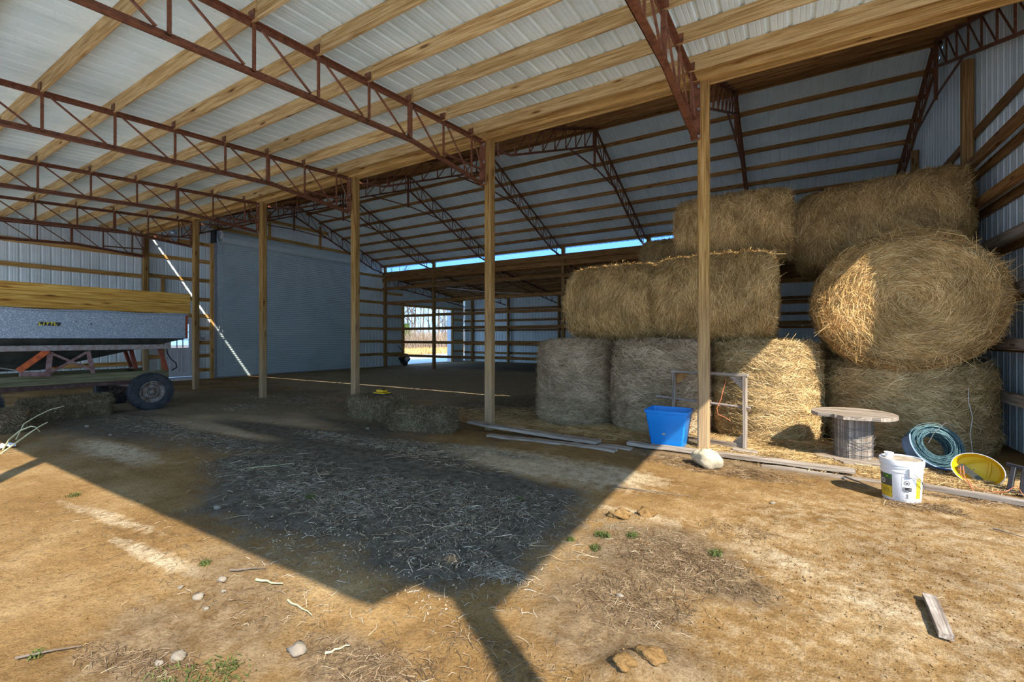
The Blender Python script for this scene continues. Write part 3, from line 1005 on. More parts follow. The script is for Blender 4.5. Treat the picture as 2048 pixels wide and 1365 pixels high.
def back_truss():
    o = thing('steel_truss', '', 'truss', (0, YB, 4.3), 0, 'rear lean-to trusses')
    y0, y1 = YB + 0.09, YD - 0.15
    zb = lambda yy: z_back(yy) - 0.42
    angle('top_chord', (0, y0, z_back(y0)), (0, y1, z_back(y1)), 0.065, o)
    angle('bottom_chord', (0, y0, zb(y0) - 0.15), (0, y0 + 1.4, zb(y0 + 1.4)), 0.06, o, -1)
    angle('bottom_chord', (0, y0 + 1.4, zb(y0 + 1.4)), (0, y1, zb(y1)), 0.06, o, -1)
    for k in range(10):
        yy = YB + 0.2 + k * 0.70
        web(o, (0, yy, zb(yy)), (0, yy, z_back(yy)), 0.026, 0.026)
        if k < 9:
            web(o, (0, yy, z_back(yy)), (0, yy + 0.7, zb(yy + 0.7)), 0.02, 0.02)
    return o


t2 = back_truss()
labs = ['rear lean-to truss hidden behind the hay stack', 'rear lean-to truss behind the left end of the hay stack', 'rear lean-to truss behind the rear post left of the hay', 'rear lean-to truss right of the open doorway', 'rear lean-to truss above the open doorway', 'rear lean-to truss against the doorway wall']
for i, (xx, lb) in enumerate(zip(lx, labs)):
    o = t2 if i == 0 else copy_tree(t2)
    place_x(o, xx, lb)

# ------------------------------------------------------------------ left end wall
w_left = struct('wall_left', (XL, YM, 0), 'ribbed metal end wall with the roller door and a rear doorway')
XLS = XL - 0.06


def top_left(yy):
    if yy < YA:
        return z_chord(yy) + 0.02 + PH
    if yy < YB:
        return z_main(yy) + 0.20
    return z_back(yy) + 0.20


OPEN = [(7.52, 8.46, 2.30), (9.22, 15.68, 5.35), (19.5, 23.9, 3.44)]


def wall_sheets(parent, mat, X, y0, y1, top, opens, nd):
    cuts = {y0, y1, YA, YB, YM}
    k = 0
    yy = y0
    while yy < y1:
        cuts.add(round(yy, 4)); yy += PW
    for a, b, _ in opens:
        cuts.add(a); cuts.add(b)
    cuts = sorted(c_ for c_ in cuts if y0 <= c_ <= y1)
    for a, b in zip(cuts, cuts[1:]):
        if b - a < 0.01:
            continue
        lo = -0.05
        for (oa, ob, oz) in opens:
            if oa - 1e-3 <= a and b <= ob + 1e-3:
                lo = oz
        sheet('wall_panel', parent, mat, (X, 0, 0), (0, 1, 0), (0, 0, 1), nd, a, b, lo, lambda u, a=a, b=b: top(min(max(u, a + 1e-4), b - 1e-4)))


wall_sheets(w_left, 'wall_sheet', XLS, YC, YD, top_left, OPEN, (-1, 0, 0))


def girt(parent, y0, y1, z, X=XLS + 0.025, h=0.14, mat='pine', w=0.04):
    return board('girt', (X, y0, z), (X, y1, z), w, h, mat, parent)


for z in (0.69, 1.40, 2.10, 2.82, 3.55, 4.24):
    zz = {3.55: 3.79}.get(z, z)
    girt(w_left, YC, YA - 0.08, {3.55: 3.74, 2.82: 2.98, 4.24: 4.46}.get(z, z))
    girt(w_left, 15.86, YB - 0.08, z)
for z in (2.43, 3.06, 3.80, 4.53, 5.2):
    girt(w_left, YA + 0.08, 9.02, z)
for z in (0.35, 0.90, 1.40, 1.95):
    girt(w_left, 8.52, 9.02, z)
    girt(w_left, YA + 0.08, 7.44, z)
girt(w_left, 15.86, YB - 0.08, 5.0); girt(w_left, 9.1, 15.8, 5.95); girt(w_left, 10.5, 14.4, 6.7)
for z in (0.69, 1.40, 2.10, 2.82, 3.55, 4.1):
    girt(w_left, YB + 0.08, 19.42, z)
    girt(w_left, 23.98, YD - 0.1, z)
girt(w_left, 19.42, 23.98, 3.52)
for (yy, za, zb_, nm) in ((9.10, 0, 5.35, 'door_jamb'), (15.80, 0, 5.35, 'door_jamb'), (19.42, 0, 3.5, 'door_jamb'), (23.98, 0, 3.5, 'door_jamb'),
                         (11.4, 5.75, 7.1, 'stud'), (13.9, 5.75, 6.95, 'stud'), (7.45, 0, 3.75, 'stud'), (8.50, 0, 2.4, 'stud')):
    board(nm, (XLS + 0.075, yy, za), (XLS + 0.075, yy, zb_), 0.14 if nm == 'door_jamb' else 0.09, 0.10, 'pine', w_left, (1, 0, 0))
# white steel trim on the far jamb of the doorway
Geo().span((XLS - 0.28, 23.86, 0), (XLS + 0.05, 23.91, 3.44)).build('jamb_trim', 'white_paint', w_left)

# ------------------------------------------------------------------ right end wall
w_right = struct('wall_right', (XR, YM, 0), 'ribbed metal end wall behind the hay stack with heavy rails')
wall_sheets(w_right, 'wall_sheet', XR + 0.10, YA - 0.24, YB, lambda yy: z_main(yy) + 0.20, [], (1, 0, 0))
for k in range(7):
    z = 0.78 + 0.715 * k
    if k < 6:
        board('rail', (XR - 0.14, YA - 0.05, z), (XR - 0.14, YB - 0.1, z + 0.0), 0.09, 0.15, 'old_wood' if k < 4 else 'pine_red', w_right)
    girt(w_right, YA, YB - 0.1, z - 0.05 + (0.02 if k == 6 else 0), XR + 0.06, 0.14, 'pine_red', 0.05)
for yy in (10.75, 14.6):
    board('gable_post', (XR - 0.02, yy, 0), (XR - 0.02, yy, z_main(yy) - 0.62), 0.15, 0.15, 'post_shaded', w_right, (0, 1, 0))

# ------------------------------------------------------------------ back wall
w_back = struct('wall_back', (-8.4, YD, 0), 'low ribbed metal back wall beyond the rear post row')
xx = XL - 0.06
while xx < XR:
    x1 = min(xx + PW, XR + 0.1)
    sheet('wall_panel', w_back, 'wall_sheet', (0, YD + 0.06, 0), (1, 0, 0), (0, 0, 1), (0, 1, 0), xx, x1, -0.05, z_back(YD) + 0.15)
    xx = x1
for z in (0.6, 1.16, 2.11, 2.75, 3.5):
    for a, b in zip(edges, edges[1:]):
        board('girt', (b, YD + 0.03, z), (a, YD + 0.03, z), 0.045, 0.14, 'pine_red', w_back)
w_side = struct('wall_rear_right', (XR, 21.6, 0), 'end wall of the rear lean-to behind the hay')
yy = YB
while yy < YD:
    y1 = min(yy + PW, YD)
    sheet('wall_panel', w_side, 'wall_sheet', (XR + 0.1, 0, 0), (0, 1, 0), (0, 0, 1), (1, 0, 0), yy, y1, -0.05, lambda u: z_back(u) + 0.20)
    yy = y1

# open rails along the rear post row
w_mid = struct('wall_middle', (-8.4, YB, 0), 'open plank rails nailed along the rear post row')
for z in (0.65, 1.37, 2.09, 2.78, 3.50, 4.28):
    for a, b in zip([XR] + XS + [XL], XS + [XL]):
        board('rail', (b, YB - 0.10, z + random.uniform(-0.02, 0.02)), (a, YB - 0.10, z + random.uniform(-0.02, 0.02)), 0.04, 0.16 if z > 3 else 0.14, 'pine_red', w_mid)

# clear ribbed strips under both eaves
for nm, yy, z0, z1 in (('window_1', YB + 0.02, 5.22, 5.56),):
    o = struct(nm, (-8.4, yy, z0), 'long clear ribbed strip letting daylight in under the eave')
    for a, b in zip([XR] + XS + [XL], XS + [XL]):
        sheet('pane', o, 'clear_strip', (0, yy, 0), (1, 0, 0), (0, 0, 1), (0, 1, 0), b, a, z0, z1, 0.012, False)

# ------------------------------------------------------------------ roller door
d1 = struct('door_1', (XL + 0.1, 12.45, 0), 'tall grey roller shutter door')
xd = XL + 0.05
nsl = 62
prof = []
for k in range(nsl):
    z0 = 0.02 + k * 5.38 / nsl
    hh = 5.38 / nsl
    prof += [(0.0, z0), (0.0, z0 + 0.26 * hh), (0.050, z0 + 0.30 * hh), (0.058, z0 + 0.6 * hh), (0.050, z0 + 0.96 * hh)]
g = Geo()
for (a, z) in prof:
    g.v += [(xd + a, 9.24, z), (xd + a, 15.66, z)]
g.f = [(2 * i, 2 * i + 1, 2 * i + 3, 2 * i + 2) for i in range(len(prof) - 1)]
g.build('curtain', 'door_sheet', d1)
Geo().span((xd - 0.03, 9.14, 0), (xd + 0.05, 9.25, 5.4)).build('guide_rail', 'zinc', d1)
Geo().span((xd - 0.03, 15.65, 0), (xd + 0.05, 15.76, 5.4)).build('guide_rail', 'zinc', d1)
Geo().span((xd - 0.01, 9.26, 0.0), (xd + 0.04, 15.64, 0.07)).build('bottom_bar', 'zinc', d1)
Mx = Matrix.Translation((xd + 0.16, 9.3, 5.52)) @ Matrix.Rotation(-PI / 2, 4, 'X')
Geo().lathe([(0, 0), (0.19, 0), (0.19, 6.3), (0, 6.3)], 24, Mx).build('drum', 'door_sheet', d1, smooth=True)
g = Geo()
hp = [(0.0, 0.24), (0.14, 0.235), (0.26, 0.17), (0.31, 0.06), (0.31, -0.10), (0.30, -0.13), (0.29, -0.10), (0.29, 0.06), (0.245, 0.155), (0.13, 0.215), (0.0, 0.22)]
g.prism([(a, b) for a, b in hp], 9.28, 15.66, Matrix(((1, 0, 0, xd + 0.02), (0, 0, 1, 0), (0, 1, 0, 5.56), (0, 0, 0, 1)))).build('hood', 'door_sheet', d1)
g = Geo().span((xd, 9.02, 5.28), (xd + 0.34, 9.08, 5.78))
g.build('bracket', 'black', d1)
g = Geo()
Mx = Matrix.Translation((xd + 0.3, 9.26, 5.62)) @ Matrix.Rotation(PI / 2, 4, 'X')
g.lathe([(0.10, -0.02), (0.16, -0.02), (0.17, 0.02), (0.16, 0.045), (0.10, 0.045), (0.10, -0.02)], 20, Mx).build('chain_wheel', 'white_paint', d1, smooth=True)
g = Geo()
for sy in (9.20, 9.32):
    for k in range(130):
        z = 0.35 + k * 0.04
        c_ = Vector((xd + 0.3, sy, z))
        a = k % 2
        pts = [c_ + Vector(((0.011 if a else 0) * math.cos(q), (0 if a else 0.011) * math.cos(q), 0.026 * math.sin(q))) for q in [i * PI / 3 for i in range(6)]]
        g.tube(pts, 0.0045, 4, True)
g.build('chain', 'zinc', d1)

# ------------------------------------------------------------------ personnel door
d2 = struct('door_2', (XL, 8.0, 0.05), 'white panelled side door with a gridded window')
xd2 = XL - 0.02
y0, y1, z0, z1 = 7.56, 8.42, 0.14, 2.24
g = Geo()
wz0, wz1, wy0, wy1 = 1.22, 2.10, 7.70, 8.28
g.span((xd2, y0, z0), (xd2 + 0.045, y1, wz0)).span((xd2, y0, wz1), (xd2 + 0.045, y1, z1)).span((xd2, y0, wz0), (xd2 + 0.045, wy0, wz1)).span((xd2, wy1, wz0), (xd2 + 0.045, y1, wz1))
g.build('leaf', 'white_paint', d2)
for (a, b, c_, d_) in ((7.66, 7.94, 0.30, 1.10), (8.04, 8.32, 0.30, 1.10)):
    g = Geo()
    for q in ((a, c_, b, c_ + 0.025), (a, d_ - 0.025, b, d_), (a, c_ + 0.025, a + 0.025, d_ - 0.025), (b - 0.025, c_ + 0.025, b, d_ - 0.025)):
        g.span((xd2 + 0.045, q[0], q[1]), (xd2 + 0.057, q[2], q[3]))
    g.build('moulding', 'white_paint', d2)
for i in range(3):
    for j in range(3):
        yy = wy0 + (wy1 - wy0) * i / 3; zz = wz0 + (wz1 - wz0) * j / 3
        Geo().span((xd2 + 0.018, yy + 0.008, zz + 0.008), (xd2 + 0.022, yy + (wy1 - wy0) / 3 - 0.008, zz + (wz1 - wz0) / 3 - 0.008)).build('pane', 'pane', d2)
g = Geo()
for i in (1, 2):
    yy = wy0 + (wy1 - wy0) * i / 3; zz = wz0 + (wz1 - wz0) * i / 3
    g.span((xd2 + 0.01, yy - 0.01, wz0), (xd2 + 0.05, yy + 0.01, wz1)).span((xd2 + 0.01, wy0, zz - 0.01), (xd2 + 0.05, wy1, zz + 0.01))
g.build('muntin', 'black', d2)
g = Geo().span((xd2 - 0.05, 7.50, 0.08), (xd2 + 0.06, 7.56, 2.30)).span((xd2 - 0.05, 8.42, 0.08), (xd2 + 0.06, 8.48, 2.30)).span((xd2 - 0.05, 7.50, 2.24), (xd2 + 0.06, 8.48, 2.30)).span((xd2 - 0.05, 7.50, 0.02), (xd2 + 0.10, 8.48, 0.13))
g.build('frame', 'white_paint', d2)
g = Geo().lathe([(0.0, 0.07), (0.03, 0.06), (0.03, 0.035), (0.014, 0.03), (0.014, 0.0)], 12, Matrix.Translation((xd2 + 0.045, 8.35, 1.08)) @ Matrix.Rotation(PI / 2, 4, 'Y'))
g.build('knob', 'zinc', d2, smooth=True)

# electrical boxes, lamp, pipe
o = thing('outlet_box', 'small silver twin floodlight on the wall between door and roller shutter', 'lamp', (XL + 0.02, 8.78, 1.52))
Geo().span((XL - 0.01, 8.70, 1.50), (XL + 0.05, 8.82, 1.62)).build('back_box', 'zinc', o)
for k, yy in enumerate((8.73, 8.83)):
    Mx = Matrix.Translation((XL + 0.05, yy, 1.64)) @ Matrix.Rotation(math.radians(70), 4, 'Y')
    Geo().lathe([(0.0, 0.0), (0.03, 0.0), (0.055, 0.09), (0.05, 0.09), (0.0, 0.07)], 14, Mx).build('lamp_head', 'white_paint', o, smooth=True)
o = thing('jar_lamp', 'round glass jar lamp hanging under the lean-to roof by the end wall', 'lamp', (XL + 0.35, 7.65, 5.0))
Mx = Matrix.Translation((XL + 0.35, 7.65, 5.08))
Geo().lathe([(0.0, -0.02), (0.08, 0.0), (0.12, 0.09), (0.12, 0.20), (0.08, 0.26)], 18, Mx).build('glass', 'jar', o, smooth=True)
Geo().lathe([(0.09, 0.25), (0.10, 0.27), (0.10, 0.33), (0.05, 0.36), (0.012, 0.36), (0.012, 0.52), (0.0, 0.52)], 18, Mx).build('cap', 'zinc', o, smooth=True)
o = thing('white_pipe', 'thin white conduit slung under the rear lean-to roof', 'pipe', (-15.5, 19.5, 4.0))
for hx, hy, hz_ in ((-14.8, 19.2, 4.16), (-13.2, 21.2, 4.05)):
    Geo().tube([(hx, hy, hz_), (hx, hy, z_back(hy) + 0.05)], 0.005, 5).build('hanger', 'grey_wire', o)
Geo().tube([(-15.4, 18.6, 4.22), (-14.8, 19.2, 4.16), (-14.0, 20.2, 4.08), (-13.2, 21.2, 4.05), (-12.6, 22.0, 4.07)], 0.022, 8).build('tube', 'white_paint', o, smooth=True)

# ------------------------------------------------------------------ hay bales
def facing(P, Nn, lim=-0.25):
    d = CAMP - P
    d /= np.linalg.norm(d, axis=1, keepdims=True)
    return (d * Nn).sum(1) > lim


def round_bale(label, c, axis, R, L, seed, mat_s='straw', core='hay_core', dens=5200, rz=1.0, tiltz=0.0, group='large round hay bales', bands=7, cap_only=None, sag=0.0, fuzz=1.5):
    """axis x / y / z is where the roll's axis points; rz squashes the roll vertically"""
    c = Vector(c)
    if axis == 'z':
        A = Matrix.Identity(3)
    elif axis == 'x':
        A = Matrix(((0, 0, 1), (0, 1, 0), (-1, 0, 0)))      # local z -> world x
        A = Matrix(((0, 0, 1), (1, 0, 0), (0, 1, 0)))
    else:
        A = Matrix(((1, 0, 0), (0, 0, -1), (0, 1, 0)))      # local z -> world -y
    A = Matrix.Rotation(tiltz, 3, 'Z') @ A
    A = np.array(A)
    zb = c.z - (L / 2 if axis == 'z' else R * rz)
    o = thing('round_bale', label, 'hay bale', (c.x, c.y, zb), 0, group)
    nu, nv = 88, 26
    th = np.linspace(0, 2 * PI, nu, endpoint=False)

    def rad(t, v):      # v in -1..1
        r = 1 + 0.030 * fnoise(np.cos(t) * 2.2 + seed * 3.1, np.sin(t) * 2.2 + v * 1.4, seed) + 0.035 * fnoise(t * 2.0, v * 2.0 + seed, seed + 5, 2) * np.sin(t / 2) ** 2
        r = r - 0.05 * np.abs(np.sin(v * PI * bands / 2)) ** 5
        r = r - 0.15 * np.clip(np.abs(v) - 0.70, 0, 1) ** 2 / 0.09
        if sag:
            r = r * (1 + sag * (1 - v) * 0.5 - sag * 0.4)
        return R * r

    def to_world(p):
        p = p @ A.T
        if axis != 'z':
            p[:, 2] *= rz
        return p + np.array(c)
    vv = np.linspace(-1, 1, nv)
    TH, VV = np.meshgrid(th, vv, indexing='ij')
    RR = rad(TH, VV)
    P = np.stack([RR * np.cos(TH), RR * np.sin(TH), VV * L / 2], -1)
    capr = np.linspace(1, 0, 9)[1:]
    rings = [P[:, j] for j in range(nv)]
    top = []
    for k in capr:
        e = 0.05 * (1 - k ** 2) * R
        q = P[:, -1] * np.array([k, k, 1]); q[:, 2] += e + 0.02 * fnoise(q[:, 0] * 4, q[:, 1] * 4, seed + 3)
        top.append(q)
    bot = []
    for k in capr:
        q = P[:, 0] * np.array([k, k, 1]); q[:, 2] -= 0.05 * (1 - k ** 2) * R
        bot.append(q)
    allr = bot[::-1] + rings + top
    nr = len(allr)
    Vv = np.concatenate(allr, 0)
    i, j = np.meshgrid(np.arange(nr - 1), np.arange(nu), indexing='ij')
    j2 = (j + 1) % nu
    Ff = np.stack([i * nu + j, i * nu + j2, (i + 1) * nu + j2, (i + 1) * nu + j], -1).reshape(-1, 4)
    Wv = to_world(Vv.copy())
    org = np.array([c.x, c.y, zb])
    me = np_mesh('core', Wv - org, Ff, True)
    link('core', me, core, o, Matrix.Translation(org))
    # blades on the rolled side
    n = int(2 * PI * R * L * dens * 1.1)
    t = rng.uniform(0, 2 * PI, n); v = rng.uniform(-1, 1, n)
    rr = rad(t, v)
    p = np.stack([rr * np.cos(t), rr * np.sin(t), v * L / 2], -1)
    nn = np.stack([np.cos(t), np.sin(t), np.zeros(n)], -1)
    tg = np.stack([-np.sin(t), np.cos(t), np.zeros(n)], -1)
    flow = fnoise(t * 3, v * 3, seed + 11, 2) * 1.0
    al = rng.normal(0, 0.42, n) + flow
    tg = tg * np.cos(al)[:, None] + np.array([0, 0, 1.0]) * np.sin(al)[:, None]
    sgn = rng.choice([-1, 1], n)[:, None]
    tg *= sgn
    # blades on the two flat ends
    n2 = int(2 * PI * R * R * dens * 1.15)
    t2 = rng.uniform(0, 2 * PI, n2); k2 = np.sqrt(rng.uniform(0, 1, n2)); s2 = rng.choice([-1, 1], n2)
    r2 = k2 * rad(t2, s2.astype(float))
    p2 = np.stack([r2 * np.cos(t2), r2 * np.sin(t2), s2 * (L / 2 + 0.05 * (1 - k2 ** 2) * R)], -1)
    n_2 = np.stack([np.zeros(n2), np.zeros(n2), s2.astype(float)], -1)
    al2 = rng.normal(0.12, 0.45, n2)
    tg2 = np.stack([-np.sin(t2), np.cos(t2), np.zeros(n2)], -1) * np.cos(al2)[:, None] + np.stack([np.cos(t2), np.sin(t2), np.zeros(n2)], -1) * np.sin(al2)[:, None]
    # unruly blades along the rims
    n3 = int(900 * R * fuzz)
    t3 = rng.uniform(0, 2 * PI, n3); s3 = rng.choice([-1, 1], n3)
    r3 = rad(t3, s3 * 0.93)
    p3 = np.stack([r3 * np.cos(t3), r3 * np.sin(t3), s3 * L / 2 * 0.96], -1)
    n_3 = np.stack([np.cos(t3) * 0.7, np.sin(t3) * 0.7, s3 * 0.7], -1)
    tg3 = n_3 + rng.normal(0, 0.7, (n3, 3))
    Pp = np.concatenate([p, p2, p3]); Nn = np.concatenate([nn, n_2, n_3]); Tt = np.concatenate([tg, tg2, tg3])
    Pw = to_world(Pp.copy())
    Nw = Nn @ A.T; Tw = Tt @ A.T
    if axis == 'z':
        Tw[:n, 2] -= 0.25 * np.abs(rng.normal(0, 1, n))
    keep = facing(Pw, Nw) & (Pw[:, 2] > 0.0)
    Pw, Nw, Tw = Pw[keep], Nw[keep], Tw[keep]
    m_ = len(Pw)
    Ln = rng.uniform(0.07, 0.26, m_) * (1 + 1.0 * (rng.uniform(0, 1, m_) > 0.90))
    bd = np.abs(rng.normal(0.007, 0.012, m_)) + 0.045 * (rng.uniform(0, 1, m_) > 0.95)
    ribbons('straw', Pw + Nw * 0.004, Tw, Nw, Ln, 0.0048, bd, mat_s, o, droop=0.06)
    return o


HZ = 1.45
round_bale('bale standing on end at the left corner of the stack', (-3.57, 8.28, 0.74), 'z', 0.75, 1.50, 1, 'straw_grey', sag=0.05)
round_bale('bale standing on end behind the blue tub', (-1.96, 8.30, 0.74), 'z', 0.84, 1.48, 2, 'straw_grey', sag=0.04)
round_bale('sunlit bale standing on end right of the wooden frame', (-0.36, 8.58, 0.74), 'z', 0.80, 1.49, 3, 'straw', sag=0.03, fuzz=2.5)
round_bale('squashed bale standing behind the wooden spool and wire coil', (1.46, 9.05, 0.60), 'z', 1.02, 1.21, 4, 'straw', sag=0.02)
round_bale('bale lying on its side, leftmost of the middle tier', (-2.92, 8.80, 2.235), 'x', 0.78, 1.64, 5, 'straw_warm', rz=0.98)
round_bale('bale lying on its side behind the pine post in the middle tier', (-1.14, 8.80, 2.26), 'x', 0.81, 1.82, 6, 'straw_warm', rz=0.99)
round_bale('bale lying on its side on top of the stack behind the pine post', (-0.93, 9.5, 3.62), 'x', 0.64, 1.84, 7, 'straw_warm')
round_bale('huge bale with its spiral end towards the yard', (1.36, 8.64, 2.09), 'y', 1.045, 1.40, 8, 'straw_warm', rz=0.92, dens=6200, fuzz=3.0)
round_bale('bale lying on its side highest against the right wall', (1.33, 10.25, 3.52), 'x', 0.84, 2.28, 9, 'straw_warm', rz=0.98, tiltz=math.radians(-17))
round_bale('bale standing behind the huge spiral bale', (1.35, 10.85, 0.68), 'z', 0.85, 1.36, 10, 'straw', dens=1500)
round_bale('bale lying under the highest bale by the right wall', (1.45, 10.9, 2.0), 'x', 0.64, 1.75, 11, 'straw', dens=1500)
round_bale('dark bale peeping out left of the topmost bale', (-2.3, 11.0, 3.25), 'x', 0.62, 1.3, 12, 'straw_warm', dens=2600)
round_bale('bale standing in the second row behind the middle tier', (-2.6, 10.9, 0.68), 'z', 0.8, 1.35, 13, 'straw', dens=700)
round_bale('bale lying in the second row below the dark bale', (-2.4, 10.9, 2.0), 'x', 0.64, 1.6, 14, 'straw', dens=1200)


def square_bale(label, c, rot, d, seed, mat_s='straw_old', core='hay_core_old', dens=10000):
    cz = hz(c[0], c[1])
    o = thing('square_bale', label, 'hay bale', (c[0], c[1], cz), math.radians(rot), 'small square hay bales')
    a, b, h = d[0] / 2, d[1] / 2, d[2]
    Mx = np.array(Matrix.Rotation(math.radians(rot), 3, 'Z'))
    org = np.array([c[0], c[1], cz])
    # rounded, lumpy box
    n = 15
    faces = []
    Vs = []; Fs = []
    base = 0
    for ax in range(3):
        for s_ in (-1, 1):
            u = np.linspace(-1, 1, n)
            U, W = np.meshgrid(u, u, indexing='ij')
            q = np.zeros((n, n, 3))
            q[..., ax] = s_
            q[..., (ax + 1) % 3] = U * s_
            q[..., (ax + 2) % 3] = W
            q = q.reshape(-1, 3)
            i, j = np.meshgrid(np.arange(n - 1), np.arange(n - 1), indexing='ij')
            k0 = (base + i * n + j).ravel()
            Fs.append(np.stack([k0, k0 + n, k0 + n + 1, k0 + 1], -1))
            Vs.append(q); base += n * n
    Q = np.concatenate(Vs); Fq = np.concatenate(Fs)
    def shape(Q):
        l8 = (np.abs(Q) ** 10).sum(1) ** 0.1
        P = Q / l8[:, None]
        bumpy = 1 + 0.05 * fnoise(Q[:, 0] * 3 + seed * 5, Q[:, 1] * 3 + Q[:, 2] * 2.3, seed)
        flake = 1 - 0.03 * np.abs(np.sin(Q[:, 0] * PI * 4)) ** 8
        return np.stack([P[:, 0] * a * bumpy, P[:, 1] * b * bumpy * flake, h / 2 + P[:, 2] * h / 2 * (bumpy * flake)], -1)
    me = np_mesh('core', shape(Q) @ Mx.T, Fq, True)
    link('core', me, core, o, Matrix.Translation(org))
    m_ = int(dens * (4 * a * b * 1 + 4 * a * h + 4 * b * h))
    f = rng.integers(0, 5, m_)
    q = rng.uniform(-1, 1, (m_, 3)); nn = np.zeros((m_, 3))
    fx = [(0, 1), (0, -1), (1, 1), (1, -1), (2, 1)]
    for k, (ax, s_) in enumerate(fx):
        mk = f == k
        q[mk, ax] = s_; nn[mk, ax] = s_
    p = shape(q) @ Mx.T + org
    nn = nn @ Mx.T
    tg = rng.normal(0, 1, (m_, 3)); tg[:, 2] *= 0.9
    tg -= nn * (tg * nn).sum(1, keepdims=True) * 0.8
    Ln = rng.uniform(0.05, 0.20, m_)
    ribbons('straw', p + nn * 0.003, tg, nn, Ln, 0.0042, np.abs(rng.normal(0.010, 0.018, m_)), mat_s, o, droop=0.12)
    return o


square_bale('small square bale under the side of the grain wagon', (-12.25, 3.10), 88, (1.28, 0.5, 0.40), 21)
square_bale('small brownish square bale at the left edge in front of the wagon', (-11.30, 1.88), 80, (0.9, 0.5, 0.36), 22, 'straw_old')
square_bale('small square bale with the yellow tool case on it', (-6.95, 6.30), -3, (1.12, 0.58, 0.42), 23)
square_bale('small square bale lying in front, nearest the bowed board', (-5.52, 6.02), 20, (1.15, 0.48, 0.37), 24, 'straw_old')

# ------------------------------------------------------------------ grain wagon
wg = thing('grain_wagon', 'galvanised gravity grain wagon with pine side boards', 'wagon', (-13.1, 2.6, 0))
x0, x1, ya, yb = -12.08, -14.1, 0.0, 5.15
g = Geo()
zt, zm = 2.11, 1.57
th = 0.02
g.span((x0, ya, zm), (x0 - th, yb, zt)).span((x1, ya, zm), (x1 + th, yb, zt)).span((x0, yb - th, zm), (x1, yb, zt)).span((x0, ya, zm), (x1, ya + th, zt))
body = g.build('hopper_body', 'galv', wg)
g = Geo()     # rolled lip, slightly wavy
for (p0, p1) in (((x0 + 0.012, ya), (x0 + 0.012, yb)), ((x1 - 0.012, ya), (x1 - 0.012, yb)), ((x0, yb + 0.012), (x1, yb + 0.012)), ((x0, ya - 0.012), (x1, ya - 0.012))):
    pts = [(p0[0] + (p1[0] - p0[0]) * k / 16, p0[1] + (p1[1] - p0[1]) * k / 16, zt + 0.005 + 0.012 * math.sin(k * 1.3)) for k in range(17)]
    g.tube(pts, 0.022, 8)
g.build('lip', 'galv', body, smooth=True)
g = Geo().span((x0 + 0.004, yb - 0.045, zm - 0.01), (x0 - 0.05, yb + 0.006, zt))
g.build('corner_post', 'red_paint', wg)
g = Geo()     # funnel
T = [(x0, ya), (x0, yb), (x1, yb), (x1, ya)]
B_ = [(-12.45, 2.25), (-12.45, 2.75), (-12.95, 2.75), (-12.95, 2.25)]
g.add([(a, b, zm) for a, b in T] + [(a, b, 0.95) for a, b in B_], [(0, 1, 5, 4), (1, 2, 6, 5), (2, 3, 7, 6), (3, 0, 4, 7), (4, 5, 6, 7)])
g.build('funnel', 'hopper', wg)
for k in range(2):
    z = 2.145 + 0.235 * k + 0.115
    board('side_board', (x0 - 0.02, ya + 0.02, z), (x0 - 0.02, yb + 0.06, z), 0.04, 0.23, 'side_wood', wg)
    board('side_board', (x1 + 0.02, ya + 0.02, z), (x1 + 0.02, yb, z), 0.04, 0.23, 'side_wood', wg)
    board('end_board', (x0 - 0.04, yb + 0.02, z), (x1 + 0.04, yb + 0.02, z), 0.04, 0.23, 'side_wood', wg)
board('side_rail', (x0 + 0.01, ya + 0.3, 1.38), (x0 + 0.01, 4.80, 1.38), 0.06, 0.105, 'rail_steel', wg)
board('side_rail', (x1 - 0.01, ya + 0.3, 1.38), (x1 - 0.01, 4.80, 1.38), 0.06, 0.105, 'rail_steel', wg)
for xx in (x0 - 0.02, x1 + 0.05):
    board('leg', (xx, 4.60, 1.33), (xx, 4.74, 0.84), 0.075, 0.06, 'red_paint', wg, (1, 0, 0))
board('leg', (x0 - 0.75, 4.32, 1.35), (x0 - 0.75, 4.42, 0.86), 0.075, 0.06, 'red_paint', wg, (1, 0, 0))
board('leg', (x0 - 0.02, 2.80, 0.84), (x0 - 0.02, 2.83, 1.31), 0.08, 0.05, 'grey_red', wg, (1, 0, 0))
board('leg', (x0 - 0.02, 3.46, 0.86), (x0 - 0.02, 3.38, 1.31), 0.065, 0.05, 'grey_red', wg, (1, 0, 0))
board('brace', (x0 + 0.01, 2.84, 1.28), (x0 + 0.01, 3.44, 0.92), 0.045, 0.02, 'grey_red', wg, (1, 0, 0))
board('brace', (x0 - 0.01, 2.82, 0.90), (x0 - 0.01, 3.36, 1.29), 0.045, 0.02, 'grey_red', wg, (1, 0, 0))
board('chute_side', (x0 + 0.02, 2.40, 0.97), (x0 + 0.02, 2.79, 1.34), 0.10, 0.03, 'orange_paint', wg, (1, 0, 0))
board('chute_side', (x0 - 0.45, 3.0, 0.97), (x0 - 0.45, 3.42, 1.36), 0.09, 0.03, 'orange_paint', wg, (1, 0, 0))
board('sill', (x0, 2.42, 0.91), (x0, 2.80, 0.875), 0.10, 0.09, 'grey_red', wg)
board('chute_lip', (x0 - 0.03, 1.7, 1.16), (x0 - 0.03, 2.44, 0.965), 0.06, 0.02, 'rail_steel', wg)
for xx in (-12.35, -13.75):
    board('chassis_beam', (xx, 0.6, 0.755), (xx, 4.86, 0.745), 0.09, 0.19, 'green_wood', wg)
board('reach_pole', (-13.05, 0.2, 0.56), (-13.05, 4.6, 0.56), 0.10, 0.10, 'grey_red', wg)
board('axle', (-12.2, 4.42, 0.50), (-13.9, 4.42, 0.50), 0.10, 0.13, 'grey_red', wg)
